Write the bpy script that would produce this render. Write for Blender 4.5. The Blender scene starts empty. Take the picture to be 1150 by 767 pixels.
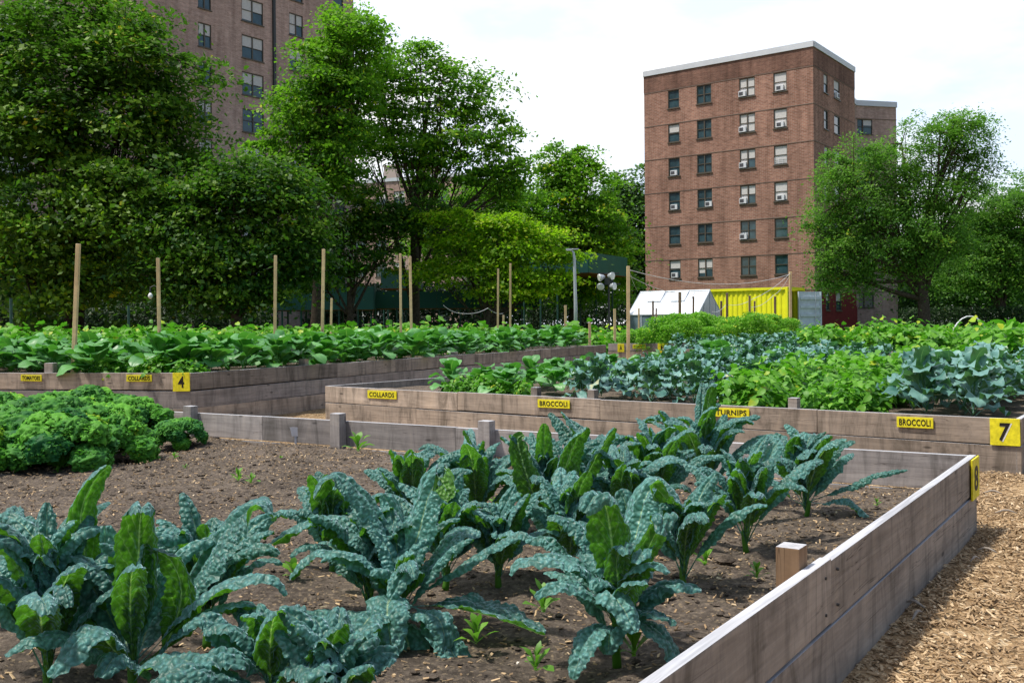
import bpy, bmesh, math, random
import numpy as np
from mathutils import Vector, Matrix, noise

# ------------------------------------------------------------------ basics
S = bpy.context.scene
COL = S.collection
H = 1.43                       # eye height of the photographer
F = 1100.0                     # focal length in photo pixels (1150 wide)
HX, HY = 575.0, 365.0          # where the horizon crosses the middle column
ROLL = math.radians(0.5)
CR, SR = math.cos(ROLL), math.sin(ROLL)
RNG = np.random.default_rng(7)

def P(px, py, d):
    """point of the world seen at photo pixel px,py and distance d along the view"""
    u, v = px - HX, HY - py
    return np.array([(u*CR + v*SR)*d/F, d, H + (-u*SR + v*CR)*d/F])

def PZ(px, py, z):
    """same, but on the level z"""
    u, v = px - HX, HY - py
    d = (z - H)*F/(-u*SR + v*CR)
    return P(px, py, d)

def proj(p):
    X, Z = p[0]*F/p[1], (p[2]-H)*F/p[1]
    u, v = X*CR - Z*SR, X*SR + Z*CR
    return HX+u, HY-v

def tag(o, label=None, cat=None, group=None, kind=None):
    if label: o['label'] = label
    if cat: o['category'] = cat
    if group: o['group'] = group
    if kind: o['kind'] = kind
    return o

def empty(name, loc, label, cat, group=None, rz=0.0):
    o = bpy.data.objects.new(name, None)
    COL.objects.link(o)
    o.location = tuple(float(c) for c in loc); o.rotation_euler = (0, 0, rz)
    o.empty_display_size = .2
    return tag(o, label, cat, group)

def link(name, me, mat, parent=None, loc=None):
    o = bpy.data.objects.new(name, me)
    COL.objects.link(o)
    if mat is not None and len(me.materials) == 0: me.materials.append(mat)
    if parent is not None:
        o.parent = parent
    if loc is not None: o.location = tuple(float(c) for c in loc)
    return o

def mesh_np(name, V, Fc, uv=None, tint=None, smooth=False):
    """V n*3, Fc m*k (all faces have k corners)"""
    V = np.asarray(V, dtype=np.float32); Fc = np.asarray(Fc, dtype=np.int32)
    me = bpy.data.meshes.new(name)
    m, k = Fc.shape
    me.vertices.add(len(V)); me.vertices.foreach_set('co', V.ravel())
    me.loops.add(m*k); me.loops.foreach_set('vertex_index', Fc.ravel())
    me.polygons.add(m)
    me.polygons.foreach_set('loop_start', np.arange(0, m*k, k, dtype=np.int32))
    me.polygons.foreach_set('loop_total', np.full(m, k, dtype=np.int32))
    me.polygons.foreach_set('use_smooth', np.full(m, bool(smooth)))
    me.update(calc_edges=True)
    if uv is not None:
        l = me.uv_layers.new(name='UVMap')
        uvl = np.asarray(uv, dtype=np.float32)[Fc.ravel()] if len(uv) == len(V) else np.asarray(uv, dtype=np.float32)
        l.data.foreach_set('uv', uvl.ravel())
    if tint is not None:
        a = me.attributes.new('tint', 'FLOAT', 'POINT')
        a.data.foreach_set('value', np.asarray(tint, dtype=np.float32))
    me.validate()
    return me

class MB:
    """collects quads of one mesh"""
    def __init__(s): s.V = []; s.F = []; s.U = []; s.T = []; s.n = 0
    def add(s, V, Fc, uv=None, tint=None):
        V = np.asarray(V, dtype=float)
        s.V.append(V); s.F.append(np.asarray(Fc)+s.n)
        s.U.append(np.zeros((len(V), 2)) if uv is None else np.asarray(uv, dtype=float))
        t = np.zeros(len(V)) if tint is None else np.broadcast_to(np.asarray(tint, dtype=float), (len(V),))
        s.T.append(t); s.n += len(V)
        return s
    def box(s, c, size, ax=None, tint=None):
        c = np.asarray(c, float); hx, hy, hz = np.asarray(size, float)/2
        A = np.eye(3) if ax is None else np.asarray(ax, float)
        co = np.array([[x, y, z] for x in (-hx, hx) for y in (-hy, hy) for z in (-hz, hz)])
        s.add(c + co@A, [[0,1,3,2],[4,6,7,5],[0,4,5,1],[2,3,7,6],[0,2,6,4],[1,5,7,3]], tint=tint)
        return s
    def tube(s, pts, radii, n=6, cap=True, tint=None):
        pts = np.asarray(pts, float); m = len(pts)
        T = np.gradient(pts, axis=0); T /= np.linalg.norm(T, axis=1)[:, None]+1e-9
        ref = np.array([0., 0, 1]) if abs(T[0][2]) < .9 else np.array([1., 0, 0])
        ring = []
        A = np.cross(T[0], ref); A /= np.linalg.norm(A)
        for i in range(m):
            A = A - T[i]*A.dot(T[i]); A /= np.linalg.norm(A)+1e-9
            B = np.cross(T[i], A)
            a = np.arange(n)*2*math.pi/n
            ring.append(pts[i] + radii[i]*(np.cos(a)[:, None]*A + np.sin(a)[:, None]*B))
        V = np.concatenate(ring)
        Fc = [[i*n+j, i*n+(j+1) % n, (i+1)*n+(j+1) % n, (i+1)*n+j] for i in range(m-1) for j in range(n)]
        if cap:
            V = np.concatenate([V, pts[:1], pts[-1:]])
            c0, c1 = m*n, m*n+1
            for j in range(0, n, 2):
                Fc.append([c0, (j+2) % n, (j+1) % n, j])
                k = (m-1)*n
                Fc.append([c1, k+j, k+(j+1) % n, k+(j+2) % n])
        s.add(V, Fc, tint=tint)
        return s
    def mesh(s, name, smooth=False):
        return mesh_np(name, np.concatenate(s.V), np.concatenate(s.F), np.concatenate(s.U), np.concatenate(s.T), smooth)
    def build(s, name, mat, parent=None, smooth=False, loc=None):
        return link(name, s.mesh(name, smooth), mat, parent, loc)

def bevel_box(name, size, mat, parent, M, bev=.004, seg=1):
    """a bevelled box with its own long local X (so wood grain follows it)"""
    bm = bmesh.new(); bmesh.ops.create_cube(bm, size=1)
    for v in bm.verts: v.co = Vector((v.co.x*size[0], v.co.y*size[1], v.co.z*size[2]))
    bmesh.ops.bevel(bm, geom=bm.edges[:], offset=bev, segments=seg, affect='EDGES', profile=.7)
    me = bpy.data.meshes.new(name); bm.to_mesh(me); bm.free()
    o = link(name, me, mat, parent); o.matrix_local = M
    return o

def frame(origin, x, z=(0, 0, 1)):
    x = Vector(x).normalized(); z = Vector(z); y = z.cross(x).normalized(); z = x.cross(y)
    M = Matrix((x, y, z)).transposed().to_4x4(); M.translation = Vector([float(c) for c in origin])
    return M

# ------------------------------------------------------------------ materials
def mat(name):
    m = bpy.data.materials.new(name); m.use_nodes = True
    nt = m.node_tree; nt.nodes.clear()
    out = nt.nodes.new('ShaderNodeOutputMaterial')
    return m, nt, out

def N(nt, t, **kw):
    n = nt.nodes.new('ShaderNode'+t)
    for k, v in kw.items():
        if k in n.inputs: n.inputs[k].default_value = v
        else: setattr(n, k, v)
    return n

def ramp(nt, fac, stops, interp='LINEAR'):
    r = nt.nodes.new('ShaderNodeValToRGB'); r.color_ramp.interpolation = interp
    e = r.color_ramp.elements
    while len(e) < len(stops): e.new(.5)
    for i, (p, c) in enumerate(stops):
        e[i].position = p; e[i].color = (*c, 1) if len(c) == 3 else c
    if fac is not None: nt.links.new(fac, r.inputs[0])
    return r

def mix(nt, fac, a, b, mode='MIX'):
    n = nt.nodes.new('ShaderNodeMix'); n.data_type = 'RGBA'; n.blend_type = mode
    for sock, val in ((n.inputs[0], fac), (n.inputs[6], a), (n.inputs[7], b)):
        if hasattr(val, 'links'): nt.links.new(val, sock)
        elif isinstance(val, (int, float)): sock.default_value = val
        else: sock.default_value = (*val, 1)
    return n.outputs[2]

def math_(nt, op, a, b=None, c=None):
    n = nt.nodes.new('ShaderNodeMath'); n.operation = op
    for i, val in enumerate((a, b, c)):
        if val is None: continue
        if hasattr(val, 'links'): nt.links.new(val, n.inputs[i])
        else: n.inputs[i].default_value = val
    return n.outputs[0]

def mapped(nt, coord, scale):
    m = N(nt, 'Mapping'); m.inputs['Scale'].default_value = scale
    nt.links.new(coord, m.inputs['Vector']); return m.outputs[0]

def noise_(nt, vec, scale, detail=4, rough=.55, dist=0):
    n = N(nt, 'TexNoise', Scale=scale, Detail=detail, Roughness=rough, Distortion=dist)
    if vec is not None: nt.links.new(vec, n.inputs['Vector'])
    return n.outputs['Fac']

def principled(nt, out, color, rough=.7, spec=.3, bump=None, bstr=.3, bdist=.01, metallic=0):
    b = N(nt, 'BsdfPrincipled'); b.inputs['Specular IOR Level'].default_value = spec
    b.inputs['Metallic'].default_value = metallic
    for sock, val in ((b.inputs['Base Color'], color), (b.inputs['Roughness'], rough)):
        if hasattr(val, 'links'): nt.links.new(val, sock)
        elif isinstance(val, (int, float)): sock.default_value = val
        else: sock.default_value = (*val, 1)
    if bump is not None:
        bn = N(nt, 'Bump', Strength=bstr, Distance=bdist)
        nt.links.new(bump, bn.inputs['Height']); nt.links.new(bn.outputs[0], b.inputs['Normal'])
    nt.links.new(b.outputs[0], out.inputs[0])
    return b

def plain(name, color, rough=.6, spec=.3, var=.25, scale=6, metallic=0, bstr=0):
    m, nt, out = mat(name)
    tc = N(nt, 'TexCoord')
    n = noise_(nt, tc.outputs['Object'], scale, 5)
    c = ramp(nt, n, [(.3, [x*(1-var) for x in color]), (.7, [min(1, x*(1+var)) for x in color])])
    principled(nt, out, c.outputs[0], rough, spec, n if bstr else None, bstr, .01, metallic)
    return m

def wood(name, light, dark, stain=.5, rnd=.55):
    m, nt, out = mat(name)
    tc = N(nt, 'TexCoord'); oi = N(nt, 'ObjectInfo')
    off = N(nt, 'VectorMath', operation='ADD')
    cmb = N(nt, 'CombineXYZ')
    for i in range(3): nt.links.new(math_(nt, 'MULTIPLY', oi.outputs['Random'], 17.0+9*i), cmb.inputs[i])
    nt.links.new(tc.outputs['Object'], off.inputs[0]); nt.links.new(cmb.outputs[0], off.inputs[1])
    v = off.outputs[0]
    grain = noise_(nt, mapped(nt, v, (1.3, 34, 24)), 1.0, 5, .6, 1.2)
    broad = noise_(nt, mapped(nt, v, (.9, 3.5, 3.5)), 1.0, 5, .65, 1.0)
    drip = noise_(nt, mapped(nt, v, (4.5, 1.2, .9)), 1.0, 6, .72, 1.1)
    kn = N(nt, 'TexVoronoi', Scale=1.0, Randomness=1.0); nt.links.new(mapped(nt, v, (2.2, 7, 7)), kn.inputs['Vector'])
    knot = ramp(nt, kn.outputs['Distance'], [(.05, (0, 0, 0)), (.12, (1, 1, 1))])
    a = ramp(nt, grain, [(.32, dark), (.62, light)])
    b = mix(nt, .6, a.outputs[0], ramp(nt, broad, [(.3, [x*.55 for x in light]), (.7, [x*1.15 for x in light])]).outputs[0], 'MIX')
    dr = ramp(nt, drip, [(.34, [1-stain]*3), (.50, [.88, .88, .9]), (.66, [1.08, 1.06, 1.04])])
    c = mix(nt, 1.0, b, dr.outputs[0], 'MULTIPLY')
    c = mix(nt, 1.0, c, mix(nt, .65, (1, 1, 1), knot.outputs[0]), 'MULTIPLY')
    ck = noise_(nt, mapped(nt, v, (.7, 30, 22)), 1.0, 3, .5, .8)
    crack = ramp(nt, math_(nt, 'ABSOLUTE', math_(nt, 'SUBTRACT', ck, .42)), [(.0, (.30, .28, .27)), (.012, (1, 1, 1))])
    ckm = ramp(nt, noise_(nt, mapped(nt, v, (1.0, 2, 2)), 1.0, 2), [(.45, (1, 1, 1)), (.55, (0, 0, 0))])
    c = mix(nt, 1.0, c, mix(nt, ckm.outputs[0], crack.outputs[0], (1, 1, 1)), 'MULTIPLY')
    hs = N(nt, 'HueSaturation'); nt.links.new(c, hs.inputs['Color'])
    val = math_(nt, 'ADD', math_(nt, 'MULTIPLY', oi.outputs['Random'], rnd), 1-rnd/2)
    nt.links.new(val, hs.inputs['Value'])
    # upward faces weather to silver grey
    geo = N(nt, 'NewGeometry'); sx = N(nt, 'SeparateXYZ'); nt.links.new(geo.outputs['Normal'], sx.inputs[0])
    up = ramp(nt, sx.outputs['Z'], [(.6, (0, 0, 0)), (.9, (1, 1, 1))])
    g2 = ramp(nt, grain, [(.3, (.32, .33, .36)), (.65, (.56, .57, .61))])
    c = mix(nt, math_(nt, 'MULTIPLY', up.outputs[0], .85), hs.outputs[0], g2.outputs[0])
    principled(nt, out, c, .8, .2, grain, .5, .004)
    return m

def leafmat(name, top_lo, top_hi, under, trans=.3, rough=.5, spec=.4, midrib=None, bump=None, sheen=None, vein=False):
    """two-sided leaf: waxy upper face, paler underside, light comes through. tint attribute varies it"""
    m, nt, out = mat(name)
    at = N(nt, 'Attribute', attribute_name='tint')
    oi = N(nt, 'ObjectInfo')
    geo = N(nt, 'NewGeometry')
    tc = N(nt, 'TexCoord')
    n = noise_(nt, tc.outputs['Object'], 9, 3)
    f = math_(nt, 'ADD', math_(nt, 'ADD', at.outputs['Fac'], math_(nt, 'MULTIPLY', math_(nt, 'SUBTRACT', n, .5), .5)),
              math_(nt, 'MULTIPLY', math_(nt, 'SUBTRACT', oi.outputs['Random'], .5), .25))
    top = ramp(nt, f, [(.0, top_lo), (.88, top_hi), (1., (min(.6, top_hi[0]*2.0+.05), min(.6, top_hi[1]*1.15), top_hi[2]*.7))]).outputs[0]
    und = mix(nt, math_(nt, 'MULTIPLY', f, .6), under, [x*1.6 for x in under])
    if midrib:
        sx = N(nt, 'SeparateXYZ'); nt.links.new(tc.outputs['UV'], sx.inputs[0])
        dist = math_(nt, 'ABSOLUTE', math_(nt, 'SUBTRACT', sx.outputs[0], .5))
        # rib narrows to the tip
        wd = math_(nt, 'MULTIPLY', math_(nt, 'SUBTRACT', 1.12, sx.outputs[1]), .045)
        rib = ramp(nt, math_(nt, 'DIVIDE', dist, wd), [(.55, (1, 1, 1)), (1., (0, 0, 0))]).outputs[0]
        if vein:
            # side veins leave the rib at an angle
            vv = math_(nt, 'FRACT', math_(nt, 'SUBTRACT', math_(nt, 'MULTIPLY', sx.outputs[1], 11.0), math_(nt, 'MULTIPLY', dist, 6.5)))
            vd = math_(nt, 'ABSOLUTE', math_(nt, 'SUBTRACT', vv, .5))
            vr = ramp(nt, vd, [(.0, (.32,)*3), (.09, (0, 0, 0))]).outputs[0]
            vr = math_(nt, 'MULTIPLY', vr, ramp(nt, dist, [(.25, (1, 1, 1)), (.48, (0, 0, 0))]).outputs[0])
            und = mix(nt, vr, und, [x*.9 for x in midrib])
            top = mix(nt, math_(nt, 'MULTIPLY', vr, .35), top, midrib)
        top = mix(nt, math_(nt, 'MULTIPLY', rib, .8), top, midrib)
        und = mix(nt, math_(nt, 'MULTIPLY', rib, .9), und, [midrib[0]*.8, midrib[1]*.95, midrib[2]*.55])
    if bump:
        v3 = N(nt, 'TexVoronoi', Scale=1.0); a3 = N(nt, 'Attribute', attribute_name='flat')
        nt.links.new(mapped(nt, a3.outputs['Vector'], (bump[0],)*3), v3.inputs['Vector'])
        bl = ramp(nt, v3.outputs['Distance'], [(.08, (1.45, 1.5, 1.6)), (.38, (1.12, 1.12, 1.14)), (.68, (.58, .66, .60))])  # blister crests lightened, creases darkened: highlight and shade put into the colour
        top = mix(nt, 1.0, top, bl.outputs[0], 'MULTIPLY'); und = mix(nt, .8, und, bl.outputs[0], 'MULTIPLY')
    c = mix(nt, geo.outputs['Backfacing'], top, und)
    b = N(nt, 'BsdfPrincipled'); b.inputs['Specular IOR Level'].default_value = spec
    b.inputs['Roughness'].default_value = rough
    nt.links.new(c, b.inputs['Base Color'])
    if sheen is not None:
        b.inputs['Sheen Weight'].default_value = sheen; b.inputs['Sheen Roughness'].default_value = .4
        b.inputs['Sheen Tint'].default_value = (.6, .85, 1, 1)
    if bump:
        vo = N(nt, 'TexVoronoi', Scale=1.0, feature='SMOOTH_F1'); vo.inputs['Smoothness'].default_value = .35
        at2 = N(nt, 'Attribute', attribute_name='flat')
        nt.links.new(mapped(nt, at2.outputs['Vector'], (bump[0],)*3), vo.inputs['Vector'])
        inv = math_(nt, 'SUBTRACT', 1.0, vo.outputs['Distance'])
        bn = N(nt, 'Bump', Strength=bump[1], Distance=bump[2])
        nt.links.new(inv, bn.inputs['Height']); nt.links.new(bn.outputs[0], b.inputs['Normal'])
    tr = N(nt, 'BsdfTranslucent')
    tcol = mix(nt, .5, c, mix(nt, 1.0, c, (1.0, 1.25, .35), 'MULTIPLY'))
    bright = N(nt, 'HueSaturation', Value=1.7); nt.links.new(tcol, bright.inputs['Color'])
    nt.links.new(bright.outputs[0], tr.inputs['Color'])
    ms = N(nt, 'MixShader'); ms.inputs[0].default_value = trans
    nt.links.new(b.outputs[0], ms.inputs[1]); nt.links.new(tr.outputs[0], ms.inputs[2])
    nt.links.new(ms.outputs[0], out.inputs[0])
    return m

def brickmat(name, a, b, mortar, dirt=.35, scale=1.0):
    m, nt, out = mat(name)
    tc = N(nt, 'TexCoord')
    br = N(nt, 'TexBrick', Scale=1.0); br.offset = .5
    br.inputs['Color1'].default_value = (*a, 1); br.inputs['Color2'].default_value = (*b, 1)
    br.inputs['Mortar'].default_value = (*mortar, 1)
    br.inputs['Mortar Size'].default_value = .009*scale
    br.inputs['Brick Width'].default_value = .25*scale; br.inputs['Row Height'].default_value = .085*scale
    nt.links.new(tc.outputs['UV'], br.inputs['Vector'])
    big = noise_(nt, mapped(nt, tc.outputs['UV'], (.25, .12, 1)), 1.5, 6, .65)
    mid = noise_(nt, mapped(nt, tc.outputs['UV'], (1, 2.5, 1)), 2.2, 4, .7)
    c = mix(nt, 1.0, br.outputs['Color'], ramp(nt, big, [(.3, (1-dirt,)*3), (.7, (1.1,)*3)]).outputs[0], 'MULTIPLY')
    c = mix(nt, 1.0, c, ramp(nt, mid, [(.3, (.8,)*3), (.7, (1.15,)*3)]).outputs[0], 'MULTIPLY')
    streak = noise_(nt, mapped(nt, tc.outputs['UV'], (1.1, .10, 1)), 2.0, 6, .7)
    c = mix(nt, 1.0, c, ramp(nt, streak, [(.34, (.74, .72, .71)), (.52, (1, 1, 1)), (.75, (1.12, 1.10, 1.08))]).outputs[0], 'MULTIPLY')
    principled(nt, out, c, .9, .1, br.outputs['Fac'], -.3, .01)
    return m

M = {}
M['wood_pink'] = wood('weathered_pink_wood', (.46, .370, .290), (.23, .175, .130), .55)
M['wood_grey'] = wood('weathered_grey_wood', (.36, .308, .262), (.15, .122, .10), .55)
M['wood_silver'] = wood('weathered_silver_wood', (.40, .355, .325), (.19, .16, .145), .45)
M['stake'] = wood('fresh_pine', (.78, .58, .32), (.58, .40, .20), .2, .2)
M['stake_old'] = wood('old_stake', (.34, .23, .16), (.18, .12, .08), .3)
M['post_new'] = wood('cut_post', (.46, .29, .17), (.22, .12, .06), .25)
M['yellow'] = plain('yellow_sign_paint', (.70, .61, .02), .6, .25, .22, 22)
M['ink'] = plain('black_stencil_paint', (.018, .014, .012), .6, .2)
M['white_ink'] = plain('white_paint', (.72, .70, .66), .6, .3, .1)
M['twine'] = plain('twine', (.55, .55, .58), .8, .1)
M['bark'] = plain('bark', (.07, .055, .042), .95, .1, .45, 9, 0, .6)
M['bark_dark'] = plain('dark_bark', (.035, .028, .022), .95, .1, .4, 9, 0, .6)
# foliage
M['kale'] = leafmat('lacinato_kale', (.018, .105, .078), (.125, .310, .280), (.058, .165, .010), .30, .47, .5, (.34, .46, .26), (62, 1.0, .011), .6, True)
M['curly'] = leafmat('curly_kale', (.012, .105, .026), (.14, .42, .032), (.03, .10, .012), .25, .6, .2, (.16, .26, .09))
M['collard'] = leafmat('collard', (.040, .18, .045), (.16, .40, .12), (.05, .17, .025), .30, .42, .5, (.24, .38, .15))
M['broccoli'] = leafmat('broccoli', (.026, .120, .090), (.22, .41, .37), (.05, .14, .05), .20, .48, .40, (.25, .38, .26), None, .3)
M['turnip'] = leafmat('turnip_greens', (.050, .20, .014), (.165, .39, .030), (.07, .21, .015), .35, .5, .4, (.22, .38, .08))
M['parsley'] = leafmat('parsley', (.05, .19, .012), (.15, .36, .02), (.06, .2, .01), .35, .5, .4)
M['tomato'] = leafmat('tomato', (.09, .26, .018), (.26, .50, .05), (.10, .26, .02), .35, .55, .3)
M['bean'] = leafmat('bean', (.045, .18, .010), (.17, .40, .025), (.05, .17, .012), .35, .5, .4)
M['weed'] = leafmat('weed', (.07, .2, .015), (.18, .38, .04), (.08, .2, .02), .35, .5, .4)
def treeleaf(n, lo, hi, un, tr=.33): M[n] = leafmat(n, lo, hi, un, tr, .55, .3)
treeleaf('leaf_dark', (.014, .070, .005), (.200, .340, .013), (.046, .118, .012), .36)
treeleaf('leaf_mid', (.052, .170, .007), (.28, .46, .018), (.095, .215, .016), .46)
treeleaf('leaf_bright', (.045, .125, .008), (.20, .32, .015), (.06, .14, .01), .4)
treeleaf('leaf_yellow', (.11, .23, .006), (.50, .58, .018), (.17, .31, .012), .48)
treeleaf('leaf_locust', (.055, .160, .018), (.215, .390, .042), (.090, .205, .030), .42)
treeleaf('leaf_shade', (.006, .022, .006), (.030, .075, .012), (.012, .04, .008), .2)  # shade of the undergrowth put into a darker leaf colour
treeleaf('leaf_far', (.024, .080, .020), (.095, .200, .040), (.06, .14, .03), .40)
# buildings
M['brick'] = brickmat('red_brick', (.44, .225, .160), (.29, .138, .098), (.44, .34, .28), .35, 1.3)
M['brick_dark'] = brickmat('sooty_brick', (.31, .155, .112), (.20, .098, .072), (.30, .22, .18), .45)
M['brick_brown'] = brickmat('brown_brick', (.60, .400, .335), (.46, .285, .235), (.60, .50, .44))
M['brick_red'] = plain('red_painted_brick', (.20, .028, .030), .8, .1, .15, 3)
M['coping'] = plain('white_coping', (.62, .64, .68), .5, .3, .06, 1)
M['frame'] = plain('bronze_window_frame', (.09, .075, .055), .5, .4, .15)
M['sill'] = plain('stone_sill', (.17, .13, .10), .8, .1)
M['ac'] = plain('white_air_conditioner', (.68, .69, .72), .5, .3, .08)
M['grille'] = plain('dark_grille', (.08, .08, .09), .6, .3)
M['roof'] = plain('roof_felt', (.08, .08, .085), .9, .1)
M['blind'] = plain('window_blind', (.62, .60, .58), .8, .1, .08)
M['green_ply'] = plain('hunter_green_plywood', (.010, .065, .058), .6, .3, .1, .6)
M['green_ply_lit'] = plain('green_plywood_lit', (.010, .085, .065), .6, .3, .15, 2)  # lighter copy of the plywood with the light painted in
M['steel'] = plain('galvanised_steel', (.50, .53, .57), .4, .5, .1, 3, .4)
M['dark_metal'] = plain('dark_metal', (.03, .035, .035), .5, .4)
M['post_green'] = plain('green_fence_post', (.02, .07, .055), .5, .4)
M['container'] = plain('yellow_container_paint', (.84, .82, .02), .5, .35, .08, 1.5)
M['door_grey'] = plain('grey_door_paint', (.55, .61, .65), .55, .3, .14, 4)
M['inside'] = plain('blue_grey_interior', (.10, .15, .20), .7, .2)
M['rust'] = plain('rust', (.25, .09, .05), .9, .1)
M['panel'] = plain('white_greenhouse_panel', (.80, .83, .88), .35, .4, .03, 1)
M['alu'] = plain('aluminium_bar', (.55, .60, .66), .4, .5, .05)
M['lamp_glass'] = plain('reflector', (.75, .76, .74), .25, .6, .08)
M['driftwood'] = plain('driftwood', (.30, .26, .22), .8, .1, .3, 30)
M['screw'] = plain('screw_head', (.06, .055, .05), .5, .5)
M['plastic'] = plain('grey_plastic_tag', (.40, .39, .42), .5, .4)

def glassmat(name, tint, rough=.08):
    m, nt, out = mat(name)
    tc = N(nt, 'TexCoord')
    n = noise_(nt, tc.outputs['Object'], 1.3, 3)
    c = ramp(nt, n, [(.35, [x*.5 for x in tint]), (.65, tint)])
    b = principled(nt, out, c.outputs[0], rough, .8)
    return m
M['glass'] = glassmat('dark_window_glass', (.045, .095, .115))
M['glass_blue'] = glassmat('greenhouse_glass', (.16, .24, .28), .15)
# ------------------------------------------------------------------ camera, light, sky
cam = bpy.data.cameras.new('camera'); cam.sensor_width = 36; cam.lens = 36*F/1150
cam.clip_end = 5000; cam.clip_start = .05
cam.shift_y = -(383.5-HY)/1150
co = bpy.data.objects.new('camera', cam); COL.objects.link(co)
co.location = (0, 0, H); co.rotation_euler = (math.pi/2, ROLL, 0)
S.camera = co
S.view_settings.view_transform = 'Standard'; S.view_settings.look = 'None'
S.cycles.max_bounces = 7; S.cycles.diffuse_bounces = 3; S.cycles.glossy_bounces = 2; S.cycles.transmission_bounces = 3
S.view_settings.exposure = 0; S.view_settings.gamma = 1

SUN = Vector((-.46, -.10, 1.0)).normalized()          # direction towards the sun: high on the left
sl = bpy.data.lights.new('sun', 'SUN'); sl.energy = 5.0; sl.angle = math.radians(3.5); sl.color = (1, .95, .86)
so = bpy.data.objects.new('sun', sl); COL.objects.link(so)
so.rotation_euler = SUN.to_track_quat('Z', 'Y').to_euler(); so.location = (-20, 10, 40)

W = bpy.data.worlds.new('World'); S.world = W; W.use_nodes = True
nt = W.node_tree; nt.nodes.clear()
wo = nt.nodes.new('ShaderNodeOutputWorld')
sky = nt.nodes.new('ShaderNodeTexSky'); sky.sky_type = 'NISHITA'; sky.sun_disc = False
sky.sun_elevation = math.asin(SUN.z); sky.sun_rotation = math.atan2(SUN.x, SUN.y)
sky.air_density = 1.2; sky.dust_density = 2.0
tc = N(nt, 'TexCoord')
nz = noise_(nt, mapped(nt, tc.outputs['Generated'], (1.6, 1.6, 3.4)), 1.7, 8, .55, .3)
sx = N(nt, 'SeparateXYZ'); nt.links.new(tc.outputs['Generated'], sx.inputs[0])
# a bank of bright cloud over the north, broken sky overhead
bank = math_(nt, 'ADD', math_(nt, 'MULTIPLY', sx.outputs['Y'], .42), math_(nt, 'MULTIPLY', sx.outputs['Z'], -.12))
cov = math_(nt, 'ADD', nz, bank)
msk = ramp(nt, cov, [(.38, (0, 0, 0)), (.72, (1, 1, 1))])
b1 = N(nt, 'Background', Strength=.15); nt.links.new(sky.outputs[0], b1.inputs[0])
shade = ramp(nt, noise_(nt, mapped(nt, tc.outputs['Generated'], (1.2, 1.2, 3)), 2.3, 6, .55), [(.40, (.70, .81, 1.0)), (.60, (1, 1, 1))])
b2 = N(nt, 'Background', Strength=1.32); nt.links.new(shade.outputs[0], b2.inputs[0])
ms = N(nt, 'MixShader'); nt.links.new(msk.outputs[0], ms.inputs[0])
nt.links.new(b1.outputs[0], ms.inputs[1]); nt.links.new(b2.outputs[0], ms.inputs[2])
nt.links.new(ms.outputs[0], wo.inputs[0])

# ------------------------------------------------------------------ ground
def ground_mat():
    m, nt, out = mat('wood_chip_mulch_ground')
    tc = N(nt, 'TexCoord'); o = tc.outputs['Object']
    w = noise_(nt, o, 9, 3)
    cmb = N(nt, 'VectorMath', operation='ADD'); nt.links.new(o, cmb.inputs[0])
    sc = N(nt, 'VectorMath', operation='SCALE'); sc.inputs['Scale'].default_value = .10
    nn = N(nt, 'TexNoise', Scale=6.0, Detail=3.0); nt.links.new(o, nn.inputs['Vector'])
    nt.links.new(nn.outputs['Color'], sc.inputs[0]); nt.links.new(sc.outputs[0], cmb.inputs[1])
    v1 = N(nt, 'TexVoronoi', Scale=1.0); nt.links.new(mapped(nt, cmb.outputs[0], (52, 26, 40)), v1.inputs['Vector'])
    v2 = N(nt, 'TexVoronoi', Scale=1.0); nt.links.new(mapped(nt, cmb.outputs[0], (22, 60, 40)), v2.inputs['Vector'])
    s1 = N(nt, 'SeparateColor'); nt.links.new(v1.outputs['Color'], s1.inputs[0])
    c1 = ramp(nt, s1.outputs[0], [(0, (.14, .09, .045)), (.5, (.38, .255, .14)), (.85, (.56, .41, .235)), (1, (.72, .58, .39))])
    s2 = N(nt, 'SeparateColor'); nt.links.new(v2.outputs['Color'], s2.inputs[0])
    c2 = ramp(nt, s2.outputs[1], [(0, (.09, .05, .022)), (.6, (.24, .14, .065)), (1, (.5, .34, .18))])
    c = mix(nt, .45, c1.outputs[0], c2.outputs[0])
    c = mix(nt, 1.0, c, ramp(nt, noise_(nt, o, .9, 5), [(.3, (.65,)*3), (.7, (1.15,)*3)]).outputs[0], 'MULTIPLY')
    # far away the mulch gives way to lawn
    sx = N(nt, 'SeparateXYZ'); nt.links.new(o, sx.inputs[0])
    far = ramp(nt, math_(nt, 'ADD', math_(nt, 'MULTIPLY', sx.outputs['Y'], .01), math_(nt, 'MULTIPLY', noise_(nt, o, .15, 4), .12)), [(.44, (0, 0, 0)), (.52, (1, 1, 1))])
    g = ramp(nt, noise_(nt, o, 5, 6, .7), [(.3, (.02, .055, .01)), (.7, (.055, .12, .02))])
    c = mix(nt, far.outputs[0], c, g.outputs[0])
    h = math_(nt, 'ADD', v1.outputs['Distance'], math_(nt, 'MULTIPLY', v2.outputs['Distance'], .7))
    principled(nt, out, c, .9, .1, h, .8, .02)
    return m
M['ground'] = ground_mat()
n = 70
gx = np.concatenate([np.linspace(-1500, -40, 8), np.linspace(-25, 25, n), np.linspace(40, 1500, 8)])
gy = np.concatenate([np.linspace(-300, -10, 5), np.linspace(0, 60, n), np.linspace(80, 3000, 10)])
X, Y = np.meshgrid(gx, gy, indexing='ij')
Z = np.array([[.03*noise.noise((x*1.1, y*1.1, 0))+.015*noise.noise((x*4, y*4, 3)) if y < 30 and y > 0 and abs(x) < 25 else 0 for y in gy] for x in gx])
idx = np.arange(X.size).reshape(X.shape)
Fc = np.stack([idx[:-1, :-1], idx[1:, :-1], idx[1:, 1:], idx[:-1, 1:]], -1).reshape(-1, 4)
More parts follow.
